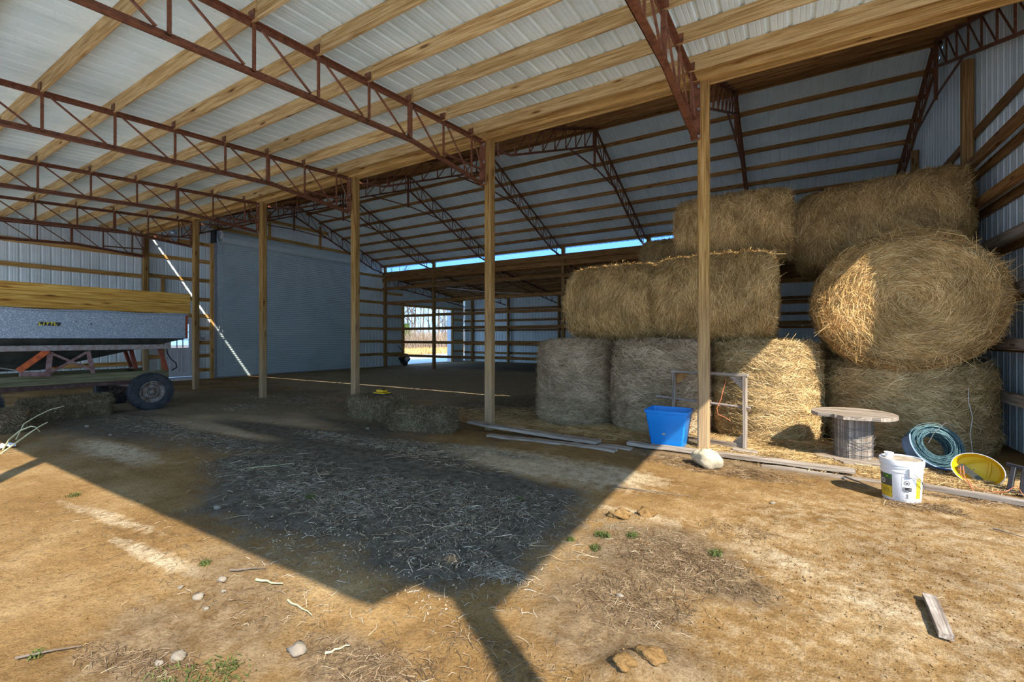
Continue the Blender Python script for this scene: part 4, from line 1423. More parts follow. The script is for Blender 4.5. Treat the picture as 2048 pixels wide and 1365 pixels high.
board('axle', (-11.85, 1.72, 0.50), (-13.9, 1.85, 0.50), 0.10, 0.13, 'grey_red', wg)
g = Geo()
g.tube([(x0 + 0.03, 4.72, 1.33), (x0 + 0.03, 4.74, 1.22), (x0 + 0.03, 4.80, 1.10), (x0 + 0.03, 4.90, 1.0), (x0 + 0.03, 4.92, 0.90), (x0 + 0.03, 4.82, 0.84)], 0.014, 8).build('hose', 'black', wg, smooth=True)


def wheel(x, y, r, side, parent, steer=0.0):
    """tyre with lug tread, dished rim, hub and wheel nuts; axle along X, outer face towards side"""
    o = bpy.data.objects.new('wheel', None); COL.objects.link(o)
    o.parent = parent
    Mw = Matrix.Translation((x, y, r + hz(x, y) - 0.015)) @ Matrix.Rotation(steer, 4, 'Z') @ Matrix.Rotation(PI / 2 * side, 4, 'Y')
    o.matrix_basis = wmat(parent).inverted() @ Mw
    w = 0.10
    prof = [(r * 0.56, -w * 0.8), (r * 0.70, -w), (r * 0.88, -w * 1.02), (r * 0.965, -w * 0.82), (r * 0.985, 0), (r * 0.965, w * 0.82), (r * 0.88, w * 1.02), (r * 0.70, w), (r * 0.56, w * 0.8)]
    g = Geo().lathe(prof, 48, Mw)
    for k in range(64):
        a = 2 * PI * k / 64
        for s_ in (-1, 1):
            R3 = Matrix.Rotation(a, 4, 'Z')
            g.box((0, 0, 0), (0.0, 0, 0)) if False else None
            c_ = Mw @ (R3 @ Vector((r * 0.945, 0, s_ * w * 0.78)))
            g.box(c_, (r * 0.13, 0.017, w * 0.5), (Mw @ R3).to_3x3())
    g.build('tyre', 'rubber', o, smooth=True)
    prof = [(r * 0.57, -w * 0.8), (r * 0.57, w * 0.85), (r * 0.53, w * 0.86), (r * 0.50, w * 0.55), (r * 0.44, w * 0.50), (r * 0.40, w * 0.30), (r * 0.33, w * 0.62), (r * 0.24, w * 0.68), (r * 0.20, w * 0.4), (0, w * 0.4)]
    Geo().lathe(prof, 36, Mw).build('rim', 'rim', o, smooth=True)
    Geo().lathe([(r * 0.12, w * 0.35), (r * 0.12, w * 0.9), (r * 0.09, w * 1.05), (0, w * 1.08)], 18, Mw).build('hub', 'rim', o, smooth=True)
    for k in range(6):
        a = 2 * PI * k / 6
        Geo().lathe([(0.016, w * 0.4), (0.016, w * 0.62), (0, w * 0.62)], 6, Mw @ Matrix.Translation((r * 0.165 * math.cos(a), r * 0.165 * math.sin(a), 0))).build('wheel_nut', 'rim', o)
    return o


wheel(-12.05, 4.42, 0.41, 1, wg); wheel(-13.95, 4.42, 0.41, -1, wg)
wheel(-11.68, 1.74, 0.41, 1, wg, 0.12); wheel(-13.95, 1.85, 0.41, -1, wg)
# worn decal: LITTL in yellow on black
dy0, dy1, dz0, dz1 = 2.65, 2.98, 1.815, 1.885
g = Geo()
Mx = Matrix(((0, 0, 1, x0 + 0.001), (1, 0, 0, 0), (0, 1, 0, 0), (0, 0, 0, 1)))
g.prism([(dy0, dz0), (dy1 - 0.02, dz0 - 0.01), (dy1, dz1 - 0.01), (dy0 + 0.02, dz1)], 0, 0.003, Mx)
dec = g.build('decal', 'ink', body)
g = Geo()
lw, sl = 0.014, 0.22


def stroke(u0, v0, u1, v1):
    f = lambda u, v: (dy0 + 0.012 + u + sl * v, dz0 + 0.004 + v)
    if abs(u1 - u0) > abs(v1 - v0):
        q = [f(u0, v0), f(u1, v0), f(u1, v0 + lw), f(u0, v0 + lw)]
    else:
        q = [f(u0, v0), f(u0 + lw, v0), f(u0 + lw, v1), f(u0, v1)]
    g.prism(q, 0.003, 0.006, Mx)


u = 0.0
for ch in 'LITTL':
    if ch == 'L':
        stroke(u, 0, u, 0.058); stroke(u + lw, 0, u + 0.048, 0); u += 0.062
    elif ch == 'I':
        stroke(u, 0, u, 0.058); u += 0.032
    else:
        stroke(u, 0.044, u + 0.048, 0.044); stroke(u + 0.017, 0, u + 0.017, 0.044); u += 0.058
g.build('lettering', 'decal_yellow', body)
# worn remains of the decal further along, and drill holes
g = Geo()
for (q, z) in ((3.19, 1.89), (3.41, 1.85), (3.42, 1.83)):
    g.prism([(q, z), (q + 0.012, z), (q + 0.014, z + 0.03), (q + 0.002, z + 0.03)], 0, 0.003, Mx)
g.build('decal_remains', 'ink', body)

# ------------------------------------------------------------------ tool case, machine at the doorway
ty = 0.42 + hz(-6.95, 6.3)
o = thing('tool_case', 'yellow and black tool case lying on a small square bale', 'tool case', (-7.02, 6.45, ty - 0.01))
Geo().span((-7.2, 6.35, ty - 0.01), (-6.84, 6.57, ty + 0.05)).build('base', 'black', o)
Geo().span((-7.17, 6.37, ty + 0.05), (-6.87, 6.55, ty + 0.068)).build('rim', 'yellow', o)
Geo().prism([(-7.11, 6.40), (-6.93, 6.40), (-6.93, 6.52), (-7.11, 6.52)], ty + 0.075, ty + 0.12).build('lid', 'yellow', o)
Geo().span((-7.0, 6.42, ty + 0.12), (-6.94, 6.50, ty + 0.135)).build('handle', 'black', o)
o = thing('dark_machine', 'dark machine with a pale label tipped over by the open doorway', 'machine', (-18.7, 19.0, 0))
R3 = Matrix.Rotation(math.radians(38), 3, 'X')
Geo().box((-18.75, 18.95, 0.40), (0.35, 0.45, 0.42), R3).build('body', 'black', o)
Geo().box((-18.56, 18.95, 0.42), (0.02, 0.30, 0.24), R3).build('label_plate', 'white_paint', o)
Geo().tube([(-18.7, 18.9, 0.45), (-18.6, 18.6, 0.9), (-18.7, 18.4, 1.15)], 0.02, 6).build('handle', 'black', o)
Geo().lathe([(0, -0.05), (0.16, -0.05), (0.16, 0.05), (0, 0.05)], 16, Matrix.Translation((-18.6, 18.85, 0.16)) @ Matrix.Rotation(PI / 2, 4, 'Y')).build('wheel', 'rubber', o)

# ------------------------------------------------------------------ boards lying on the dirt
def bent_board(label, pts, w, t, mat='old_wood'):
    """weathered plank following pts (x, y, lift above the dirt), wide w, thick t"""
    o = thing('grey_board', label, 'board', (pts[0][0], pts[0][1], hz(pts[0][0], pts[0][1])), 0, 'weathered boards on the ground')
    P = [Vector((a, b, c_)) for a, b, c_ in pts]
    n = 14
    Q = []
    for k in range(n + 1):
        s_ = k / n * (len(P) - 1); i = min(int(s_), len(P) - 2); f = s_ - i
        Q.append(P[i].lerp(P[i + 1], f * f * (3 - 2 * f) if len(P) > 2 else f))
    d = (P[-1] - P[0]); ang = math.atan2(d.y, d.x)
    ux = Vector((math.cos(ang), math.sin(ang), 0)); uy = Vector((-ux.y, ux.x, 0))
    mid = (P[0] + P[-1]) / 2
    g = Geo()
    vs = []
    for q in Q:
        gz = max(hz(q.x + uy.x * w * k, q.y + uy.y * w * k) for k in (-0.5, 0, 0.5)) if q.z < 0.015 else hz(q.x, q.y)
        lx_, ly_ = (q - mid).dot(ux), (q - mid).dot(uy)
        for a, b in ((-w / 2, 0), (w / 2, 0), (w / 2, t), (-w / 2, t)):
            vs.append((lx_, ly_ + a, gz + q.z + b))
    fs = [(0, 3, 2, 1)] + [(4 * i + j, 4 * i + (j + 1) % 4, 4 * i + 4 + (j + 1) % 4, 4 * i + 4 + j) for i in range(n) for j in range(4)] + [(4 * n, 4 * n + 1, 4 * n + 2, 4 * n + 3)]
    me = bpy.data.meshes.new('plank')
    me.from_pydata(vs, [], fs); me.update()
    Mw = Matrix.Translation((mid.x, mid.y, 0)) @ Matrix.Rotation(ang, 4, 'Z')
    link('plank', me, mat, o, Mw)
    return o


bent_board('bowed grey board with one end lifted against the pine post', [(-4.95, 6.66, 0.12), (-4.1, 6.62, 0.07), (-3.2, 6.5, 0.03), (-2.42, 6.42, 0.015)], 0.18, 0.045)
bent_board('flat grey board just in front of the bowed board', [(-4.25, 6.22, 0.0), (-2.05, 6.10, 0.0)], 0.13, 0.03)
bent_board('short half-buried board left of the long grey plank', [(-2.38, 6.35, -0.01), (-1.9, 6.33, -0.005)], 0.12, 0.03)
bent_board('long grey plank running past the blue tub and the pale rock', [(-2.02, 6.56, 0.012), (-0.6, 6.56, 0.02), (0.64, 6.56, 0.03)], 0.13, 0.045)
bent_board('grey plank under the long plank behind the white bucket', [(-0.3, 6.42, -0.01), (1.0, 6.40, -0.008)], 0.12, 0.02)
bent_board('grey plank running out of the picture beside the yellow basin', [(0.95, 6.42, 0.0), (2.35, 6.02, 0.01)], 0.10, 0.045)
p_, q_ = gnd(1858, 1200), gnd(1893, 1278)
bent_board('short pale stick of lumber alone on the sunny dirt', [(p_[0], p_[1], 0.01), (q_[0], q_[1], 0.012)], 0.062, 0.03, 'old_wood')

# ------------------------------------------------------------------ wooden frame with pipe
fr = thing('wooden_gate', 'grey wooden gate frame with corner gussets leaning by the hay', 'frame', (-1.0, 7.1, 0))
A_, B_ = Vector((-1.51, 7.25, 0)), Vector((-0.53, 7.04, 0))
U_ = (B_ - A_).normalized()
for q, nm in ((A_, 'upright'), (B_, 'upright')):
    board(nm, q + Vector((0, 0, 0.0)), q + Vector((0, 0, 1.04)), 0.045, 0.085, 'old_wood', fr, (-U_.y, U_.x, 0))
board('top_rail', A_ - U_ * 0.04 + Vector((0, 0, 1.06)), B_ + U_ * 0.04 + Vector((0, 0, 1.06)), 0.085, 0.04, 'old_wood', fr)
board('bottom_rail', A_ + Vector((0, 0.02, 0.06)), B_ + Vector((0, 0.02, 0.06)), 0.05, 0.085, 'old_wood', fr)
up_ = Vector((0, 0, 1)); nn_ = Vector((-U_.y, U_.x, 0))
def gusset(c_, su, sv, mat):
    Mx = Matrix.Identity(4)
    for r_ in range(3):
        Mx[r_][0] = U_[r_]; Mx[r_][1] = up_[r_]; Mx[r_][2] = nn_[r_]; Mx[r_][3] = c_[r_]
    Geo().prism([(0, 0), (su, 0), (0, sv)], 0.015, 0.03, Mx).build('gusset', mat, fr)
gusset(A_ + U_ * 0.025 + up_ * 1.04, 0.19, -0.19, 'pine_red')
gusset(B_ - U_ * 0.025 + up_ * 1.03, -0.19, -0.19, 'old_wood')
gusset(B_ - U_ * 0.025 + up_ * 0.10, -0.15, 0.15, 'old_wood')
board('foot', B_ + Vector((-0.14, -0.12, 0.05)), B_ + Vector((0.16, -0.10, 0.03)), 0.11, 0.035, 'old_wood', fr)
o = thing('steel_pipe', 'thin rusty pipe pushed through the wooden frame', 'pipe', (-1.2, 7.15, 0.60))
g = Geo().tube([A_ - U_ * 0.30 + Vector((0, -0.0, 0.66)), B_ + U_ * 0.07 + Vector((0, 0.0, 0.61))], 0.017, 10)
g.build('tube', 'rail_steel', o, smooth=True)
Geo().tube([(-0.76, 7.0, 0.99), (-0.80, 7.0, 0.84), (-0.83, 6.99, 0.70), (-0.88, 6.98, 0.58), (-0.86, 6.97, 0.50), (-0.76, 6.97, 0.46), (-0.70, 6.97, 0.42)], 0.005, 5).build('twine', 'orange_cord', fr)

# ------------------------------------------------------------------ blue tub
tb = thing('blue_tub', 'bright blue plastic tub standing by the pine post', 'tub', (-1.48, 6.86, 0))
tz = max(hz(-1.7, 6.8), hz(-1.25, 6.85))
def rr_ring(hx, hy, r, n=5):
    out = []
    for sx, sy, a0 in ((1, 1, 0), (-1, 1, PI / 2), (-1, -1, PI), (1, -1, 1.5 * PI)):
        for k in range(n + 1):
            a = a0 + PI / 2 * k / n
            out.append((sx * (hx - r) + r * math.cos(a), sy * (hy - r) + r * math.sin(a)))
    return out
levels = [(0.215, 0.17, 0.0), (0.236, 0.188, 0.16), (0.240, 0.192, 0.165), (0.26, 0.208, 0.34), (0.264, 0.212, 0.345), (0.285, 0.23, 0.50), (0.30, 0.245, 0.505), (0.305, 0.25, 0.545), (0.285, 0.23, 0.545), (0.26, 0.205, 0.34), (0.205, 0.16, 0.02)]
g = Geo()
rings = [[(-1.50 + a, 6.84 + b, tz + z) for a, b in rr_ring(hx, hy, 0.035)] for hx, hy, z in levels]
k = len(rings[0])
vs = [q for r_ in rings for q in r_]
fs = [(i * k + j, i * k + (j + 1) % k, (i + 1) * k + (j + 1) % k, (i + 1) * k + j) for i in range(len(rings) - 1) for j in range(k)]
fs.append(tuple(reversed(range(k)))); fs.append(tuple((len(rings) - 1) * k + j for j in range(k)))
g.add(vs, fs).build('shell', 'blue', tb, smooth=True)
g = Geo()
for (dx, z0, z1, w_) in ((-0.15, 0.004, 0.06, 0.12), (-0.02, 0.002, 0.035, 0.13), (0.10, 0.002, 0.03, 0.10), (-0.03, 0.20, 0.225, 0.05)):
    f0 = 6.84 - (0.17 + (0.188 - 0.17) * z0 / 0.16) - 0.003
    f1 = 6.84 - (0.17 + (0.188 - 0.17) * z1 / 0.16) - 0.003
    pts = [(dx - w_ / 2, z0, f0), (dx + w_ / 2, z0, f0), (dx + w_ * 0.35, z1, f1), (dx + w_ * 0.05, z1 * 0.8 + z0 * 0.2, f1 + 0.0), (dx - w_ * 0.3, z1, f1)]
    g.add([(-1.50 + a, c_, tz + b) for a, b, c_ in pts], [(0, 1, 2, 3, 4)])
g.build('mud_patch', 'mud', tb)

# ------------------------------------------------------------------ rock
def lump(name, mat, c_, d, seed, parent=None, n=14):
    V = []; F = []
    for i in range(n + 1):
        for j in range(2 * n):
            a = PI * i / n; b = 2 * PI * j / (2 * n)
            q = np.array([math.sin(a) * math.cos(b), math.sin(a) * math.sin(b), math.cos(a)])
            s_ = 1 + (0.45 if n > 13 else 0.75) * float(fnoise(np.array([q[0] * 1.6 + seed * 7.7 + q[2]]), np.array([q[1] * 1.6 + q[2] * 1.2 + seed]), seed, 4)[0])
            V.append((q * s_ * np.array(d) / 2))
    for i in range(n):
        for j in range(2 * n):
            j2 = (j + 1) % (2 * n)
            F.append((i * 2 * n + j, i * 2 * n + j2, (i + 1) * 2 * n + j2, (i + 1) * 2 * n + j))
    V = np.array(V)
    V[:, 2] -= V[:, 2].min()
    me = np_mesh(name, V, np.array(F), True)
    return link(name, me, mat, parent, Matrix.Translation(c_))


rx, ry = gnd(1416, 932)
tag(lump('rock', 'rock', (rx, ry, hz(rx, ry) - 0.03), (0.33, 0.25, 0.24), 5), 'pale pitted rock lying against the long grey plank', 'rock')
for k, (px, py, s_) in enumerate(((445, 1163, .075), (396, 1196, .07), (362, 1174, .04), (355, 1312, .085), (593, 1302, .10), (318, 1325, .05), (447, 1182, .04), (413, 1216, .035), (640, 865, .06), (435, 1018, .08), (735, 858, .08), (175, 855, .09), (222, 872, .07),
                                  (1070, 1015, .035), (1240, 1192, .05), (1545, 1005, .05), (905, 1052, .045))):
    gx_, gy_ = gnd(px, py)
    tag(lump('stone', 'pale_stone', (gx_, gy_, hz(gx_, gy_) - s_ * 0.15), (s_, s_ * 0.75, s_ * 0.5), 30 + k, None, 6), 'small pale stone lying on the dirt', 'stone', 'small pale stones on the dirt')
for k, (px, py, s_, lb) in enumerate(((1240, 1046, .15, 'larger tan dirt clod at the shadow edge below the rock'), (1292, 1040, .13, 'tan dirt clod right of the larger one by the shadow edge'), (1300, 1346, .12, 'tan dirt clod at the bottom edge of the picture'),
                                      (1248, 1356, .09, 'smaller dirt clod left of the one at the bottom edge'))):
    gx_, gy_ = gnd(px, py)
    tag(lump('dirt_clod', 'dirt', (gx_, gy_, hz(gx_, gy_) - s_ * 0.22), (s_ * 1.2, s_, s_ * 0.5), 60 + k, None, 12), lb, 'clod', 'dry dirt clods')

# ------------------------------------------------------------------ wooden spool
sx_, sy_ = 0.70, 7.36
sz = hz(sx_, sy_)
sp = thing('wire_spool', 'weathered wooden cable spool standing on end', 'spool', (sx_, sy_, sz))
def disc(nm, z, R, t, chips):
    d_ = bpy.data.objects.new(nm, None); COL.objects.link(d_); d_.parent = sp
    d_.matrix_basis = wmat(sp).inverted() @ Matrix.Translation((sx_, sy_, z))
    npl = 7
    ang = math.radians(-14)
    for k in range(npl):
        v0 = -R + 2 * R * k / npl + 0.003; v1 = -R + 2 * R * (k + 1) / npl - 0.003
        vs_ = np.linspace(v0, v1, 5)
        rg = [(math.sqrt(max(R * R - v * v, 0)), v) for v in vs_]
        lf = [(-a, v) for a, v in reversed(rg)]
        if k == 0 and chips:
            rg = [(a * 0.82, v + 0.03) for a, v in rg]; lf = [(a * 0.55, v + 0.03 * (i % 2)) for i, (a, v) in enumerate(lf)]
        poly = rg + lf
        c_ = ((v0 + v1) / 2)
        dz = random.uniform(-0.002, 0.002)
        me = bpy.data.meshes.new('plank')
        g = Geo().prism(poly, dz, t + dz)
        me.from_pydata(g.v, [], g.f); me.update()
        link('plank', me, 'old_wood', d_, Matrix.Translation((sx_, sy_, z)) @ Matrix.Rotation(ang, 4, 'Z'))
    return d_
disc('bottom_flange', sz + 0.015, 0.44, 0.04, True)
disc('top_flange', sz + 0.575, 0.455, 0.045, True)
for k in range(18):
    a = 2 * PI * k / 18
    c_ = Vector((sx_ + 0.185 * math.cos(a), sy_ + 0.185 * math.sin(a), 0))
    board('stave', c_ + Vector((0, 0, sz + 0.04)), c_ + Vector((0, 0, sz + 0.575)), 0.063, 0.022, 'old_wood', sp, (math.cos(a), math.sin(a), 0))
g = Geo()
for z in (0.10, 0.19, 0.30, 0.34, 0.44, 0.53):
    g.tube([(sx_ + 0.212 * math.cos(a), sy_ + 0.212 * math.sin(a), sz + z + 0.03 * math.sin(a * 1.0 + z * 40)) for a in [2 * PI * k / 28 for k in range(28)]], 0.0028, 5, True)
for k in range(16):
    a = 2 * PI * k / 16
    g.tube([(sx_ + 0.208 * math.cos(a), sy_ + 0.208 * math.sin(a), sz + 0.05), (sx_ + 0.214 * math.cos(a), sy_ + 0.214 * math.sin(a), sz + 0.56)], 0.0024, 5)
for k in range(7):
    ph, am, zc = random.uniform(0, 6), random.uniform(0.04, 0.11), random.uniform(0.16, 0.42)
    g.tube([(sx_ + (0.222 + 0.012 * math.sin(3 * a + ph)) * math.cos(a), sy_ + (0.222 + 0.012 * math.sin(3 * a + ph)) * math.sin(a), sz + zc + am * math.sin(a + ph)) for a in [2 * PI * j / 30 for j in range(30)]], 0.0026, 5, True)
g.build('wire_mesh', 'grey_wire', sp)

# ------------------------------------------------------------------ white bucket
bx_, by_ = 0.94, 5.84
bz = hz(bx_, by_)
bk = thing('white_bucket', 'white plastic bucket with lid, printed labels and wire handle', 'bucket', (bx_, by_, bz))
Bm = Matrix.Translation((bx_, by_, bz))
prof = [(0.0, 0.0), (0.130, 0.0), (0.135, 0.006), (0.147, 0.262), (0.152, 0.264), (0.152, 0.272), (0.147, 0.276), (0.148, 0.300), (0.154, 0.302), (0.154, 0.312), (0.149, 0.316), (0.150, 0.345), (0.0, 0.345)]
Geo().lathe(prof, 48, Bm).build('pail', 'white_plastic', bk, smooth=True)
prof = [(0.150, 0.322), (0.158, 0.322), (0.160, 0.36), (0.156, 0.368), (0.148, 0.368), (0.145, 0.356), (0.0, 0.354)]
Geo().lathe(prof, 48, Bm).build('lid', 'white_plastic', bk, smooth=True)
g = Geo().lathe([(0.138, 0.3585), (0.0, 0.3590)], 40, Bm)
g.build('dust', 'mud', bk)
Mc = Bm @ Matrix.Translation((-0.085, 0.02, 0.355))
Geo().lathe([(0.034, 0.0), (0.030, 0.02), (0.028, 0.03), (0.036, 0.045), (0.036, 0.05), (0.028, 0.045), (0.0, 0.035)], 18, Mc).build('spout', 'white_plastic', bk, smooth=True)
a_cam = math.atan2(-by_, -bx_)


def brad(z):
    return 0.135 + 0.012 * z / 0.262 + 0.0012


def patch(nm, mat, a0, a1, z0, z1, off=0.0, parent=None, poly=None):
    """printed patch lying on the pail's wall; angles in degrees right of the side facing the yard"""
    g = Geo()
    n = 8
    for i in range(n + 1):
        a = a_cam + math.radians(a0 + (a1 - a0) * i / n)
        for z in (z0, z1):
            r = brad(z) + off
            g.v.append((bx_ + r * math.cos(a), by_ + r * math.sin(a), bz + z))
    g.f = [(2 * i, 2 * i + 2, 2 * i + 3, 2 * i + 1) for i in range(n)]
    return g.build(nm, mat, parent or bk)


front = patch('front_label', 'label_yellow', -82, -26, 0.03, 0.13)
patch('label_panel', 'label_dark', -82, -26, 0.13, 0.235, 0, front)
patch('logo_patch', 'label_green', -56, -27, 0.195, 0.233, 0.0008, front)
patch('logo_mark', 'decal_yellow', -44, -39, 0.209, 0.217, 0.0014, front)
patch('side_label', 'label_yellow', 44, 62, 0.045, 0.225)
warn = patch('warning_label', 'white_plastic', 1, 30, 0.105, 0.235, 0.0004)


def cyl_strokes(nm, mat, segs, th, parent, off=0.0018):
    g = Geo()
    for (a0, z0, a1, z1) in segs:
        A0, A1 = math.radians(a0), math.radians(a1)
        r0 = brad(z0)
        du, dv = (A1 - A0) * r0, z1 - z0
        L_ = math.hypot(du, dv) or 1
        nx_, nz_ = -dv / L_ * th / 2, du / L_ * th / 2
        q = []
        for (aa, zz, s_) in ((A0, z0, 1), (A1, z1, 1), (A1, z1, -1), (A0, z0, -1)):
            ang = a_cam + aa + s_ * nx_ / r0; z = zz + s_ * nz_
            r = brad(z) + off
            q.append((bx_ + r * math.cos(ang), by_ + r * math.sin(ang), bz + z))
        g.add(q, [(0, 1, 2, 3)])
    return g.build(nm, mat, parent)


ring = [(14.5 + 7.5 * math.cos(k * PI / 10), 0.178 + 0.019 * math.sin(k * PI / 10), 14.5 + 7.5 * math.cos((k + 1) * PI / 10), 0.178 + 0.019 * math.sin((k + 1) * PI / 10)) for k in range(20)]
cyl_strokes('prohibition_sign', 'ink', ring + [(9.3, 0.191, 19.8, 0.165)], 0.004, warn)
cyl_strokes('pictogram', 'ink', [(11, 0.176, 18, 0.180), (12, 0.170, 17, 0.172), (16, 0.184, 18.5, 0.182)], 0.006, warn)
patch('text_block', 'ink', 3, 28, 0.107, 0.140, 0.0014, warn)
cyl_strokes('text_lines', 'white_plastic', [(5, 0.133, 26, 0.133), (5, 0.126, 24, 0.126), (5, 0.119, 26, 0.119), (5, 0.113, 20, 0.113)], 0.0018, warn, 0.0026)
cyl_strokes('heading', 'ink', [(3, 0.226, 8, 0.226), (9, 0.226, 16, 0.226), (17, 0.226, 27, 0.226), (6, 0.101, 20, 0.101)], 0.0035, warn)
cyl_strokes('barcode', 'ink', [(14, 0.045 + 0.0045 * k, 19, 0.045 + 0.0045 * k) for k in range(9)], 0.0026, bk)
# "RD" in white on the dark panel
cyl_strokes('lettering', 'white_plastic', [(-78, 0.150, -78, 0.185), (-78, 0.184, -68, 0.184), (-68, 0.184, -68, 0.168), (-78, 0.167, -68, 0.167), (-73, 0.167, -67, 0.150),
                                          (-61, 0.150, -61, 0.185), (-61, 0.184, -52, 0.182), (-51, 0.182, -51, 0.153), (-52, 0.151, -61, 0.151)], 0.006, front)
sw = []
for k in range(5):
    ca_, cz_ = -76 + 11 * k, 0.085 + 0.018 * (k % 2)
    sw += [(ca_ + 5 * math.cos(q), cz_ + 0.012 * math.sin(q), ca_ + 5 * math.cos(q + 0.8), cz_ + 0.012 * math.sin(q + 0.8)) for q in np.arange(k, k + 5, 0.8)]
cyl_strokes('printed_swirls', 'label_dark', sw, 0.003, front)
# mud specks near the foot
mud = []
for k in range(150):
    a_, z_ = random.uniform(-20, 75), abs(random.gauss(0, 0.035)) + 0.004
    mud.append((a_, z_, a_ + random.uniform(0.4, 1.6), z_ + random.uniform(-0.002, 0.002)))
cyl_strokes('mud_specks', 'mud', mud, 0.0035, bk)
a0 = a_cam + math.radians(40)
g = Geo()
e1 = Vector((bx_ + 0.156 * math.cos(a_cam + math.radians(22)), by_ + 0.156 * math.sin(a_cam + math.radians(22)), bz + 0.262))
low = Vector((bx_ + 0.165 * math.cos(a_cam + math.radians(70)), by_ + 0.165 * math.sin(a_cam + math.radians(70)), bz + 0.135))
e2 = Vector((bx_ + 0.156 * math.cos(a_cam + math.radians(26)), by_ + 0.158 * math.sin(a_cam + math.radians(26)), bz + 0.285))
out_ = Vector((math.cos(a_cam + math.radians(45)), math.sin(a_cam + math.radians(45)), 0)) * 0.03
g.tube([e2, e2.lerp(low, 0.5) + out_, low, e1.lerp(low, 0.55) + out_ * 1.1, e1], 0.0032, 6).build('wire_handle', 'grey_wire', bk)
Geo().box((e2 + e1) / 2, (0.03, 0.03, 0.07), Matrix.Rotation(a_cam + math.radians(22), 3, 'Z')).build('handle_lug', 'white_plastic', bk)

bk.matrix_basis = bk.matrix_basis @ Matrix.Scale(1.10, 4)

# ------------------------------------------------------------------ coil of wire, blue hoop
cx_, cy_, cz_ = 1.47, 7.36, hz(1.47, 7.36)
cw = thing('wire_coil', 'large coil of dark green fence wire leaning against the hay', 'wire coil', (cx_, cy_, cz_))
Cm = Matrix.Translation((cx_ + 0.02, cy_ + 0.02, cz_ + 0.27)) @ Matrix.Rotation(math.radians(18), 4, 'Z') @ Matrix.Rotation(math.radians(62), 4, 'X') @ Matrix.Rotation(math.radians(0), 4, 'Y')
g = Geo()
for k in range(110):
    R_ = 0.225 + random.uniform(-0.085, 0.045); h_ = random.uniform(-0.11, 0.09)
    ox, oy, ph = random.uniform(-.012, .012), random.uniform(-.012, .012), random.uniform(0, 6)
    g.tube([Cm @ Vector((ox + R_ * math.cos(a), oy + R_ * math.sin(a), h_ + 0.012 * math.sin(a * 2 + ph))) for a in [2 * PI * j / 34 for j in range(34)]], 0.0034, 5, True)
g.build('strands', 'wire', cw)
g = Geo()
p0 = Cm @ Vector((0.30, 0.02, 0.05))
g.tube([Cm @ Vector(q) for q in ((0.25, 0.10, 0.08), (0.20, 0.22, 0.12), (0.08, 0.24, 0.20), (-0.08, 0.10, 0.22), (-0.16, -0.02, 0.20))], 0.0036, 6)
g.build('loose_end', 'grey_wire', cw)
g = Geo()
g.tube([(1.38, 7.0, cz_ + 0.05), (1.52, 6.92, cz_ + 0.06), (1.66, 6.88, cz_ + 0.10), (1.72, 6.86, cz_ + 0.16)], 0.0036, 6)
g.build('loose_end', 'grey_wire', cw)
bh = thing('blue_hoop', 'faded blue plastic barrel section around the wire coil', 'barrel piece', (1.36, 7.16, cz_))
def arc_band(nm, R_, h0, h1, a0, a1, mat, par, Mq, t=0.008):
    g = Geo(); n = 22
    for i in range(n + 1):
        a = a0 + (a1 - a0) * i / n
        for r_, h_ in ((R_, h0), (R_ + t, h0), (R_ + t, h1), (R_, h1)):
            g.v.append(tuple(Mq @ Vector((r_ * math.cos(a), r_ * math.sin(a), h_))))
    for i in range(n):
        for j in range(4):
            g.f.append((4 * i + j, 4 * i + (j + 1) % 4, 4 * i + 4 + (j + 1) % 4, 4 * i + 4 + j))
    g.f += [(0, 1, 2, 3), (4 * n + 3, 4 * n + 2, 4 * n + 1, 4 * n)]
    return g.build(nm, mat, par, smooth=False)
arc_band('band', 0.29, -0.06, 0.13, math.radians(160), math.radians(300), 'blue_old', bh, Cm)
arc_band('rim', 0.30, 0.12, 0.145, math.radians(160), math.radians(300), 'blue_old', bh, Cm, 0.012)

# ------------------------------------------------------------------ yellow basin and black bracket
yx, yy_ = 1.735, 6.84
yz = hz(yx, yy_)
ybn = thing('yellow_basin', 'yellow oval plastic basin tipped on its side, open towards the yard', 'basin', (yx, yy_, yz))
fwd = Vector((-yx, -yy_, 0)).normalized()
rgt = Vector((-fwd.y, fwd.x, 0)) * 1.0
nrm = (fwd * 0.96 + Vector((0, 0, 0.26)) - rgt * 0.05).normalized()
ex = (rgt + Vector((0, 0, -0.22))).normalized(); ex = (ex - nrm * ex.dot(nrm)).normalized()
ey = nrm.cross(ex)
Ym = Matrix.Identity(4)
cpos = Vector((yx, yy_, yz + 0.165))
for r_ in range(3):
    Ym[r_][0] = ex[r_] * 0.205; Ym[r_][1] = ey[r_] * 0.165; Ym[r_][2] = nrm[r_]; Ym[r_][3] = cpos[r_]
prof_in = [(1.0, 0.0), (0.96, -0.012), (0.92, -0.05), (0.84, -0.085), (0.62, -0.105), (0.0, -0.11)]
Geo().lathe(prof_in, 40, Ym).build('bowl', 'yellow', ybn, smooth=True)
Geo().lathe([(1.0, 0.0), (1.03, 0.0), (1.035, -0.03), (0.98, -0.10), (0.80, -0.14), (0.0, -0.15)], 40, Ym).build('outer_shell', 'white_plastic', ybn, smooth=True)
def ybar(nm, mat, u0, v0, u1, v1, h0, h1, w, par):
    Mq = Matrix.Identity(4)
    d = Vector((u1 - u0, v1 - v0, 0)); L_ = d.length; n_ = Vector((-d.y, d.x, 0)) / L_ * w
    vs = [Vector((u0, v0, h0)) + n_, Vector((u1, v1, h0)) + n_, Vector((u1, v1, h0)) - n_, Vector((u0, v0, h0)) - n_]
    vs += [q + Vector((0, 0, h1 - h0)) for q in vs]
    g = Geo().add([Ym @ q for q in vs], BOXF)
    return g.build(nm, mat, par)
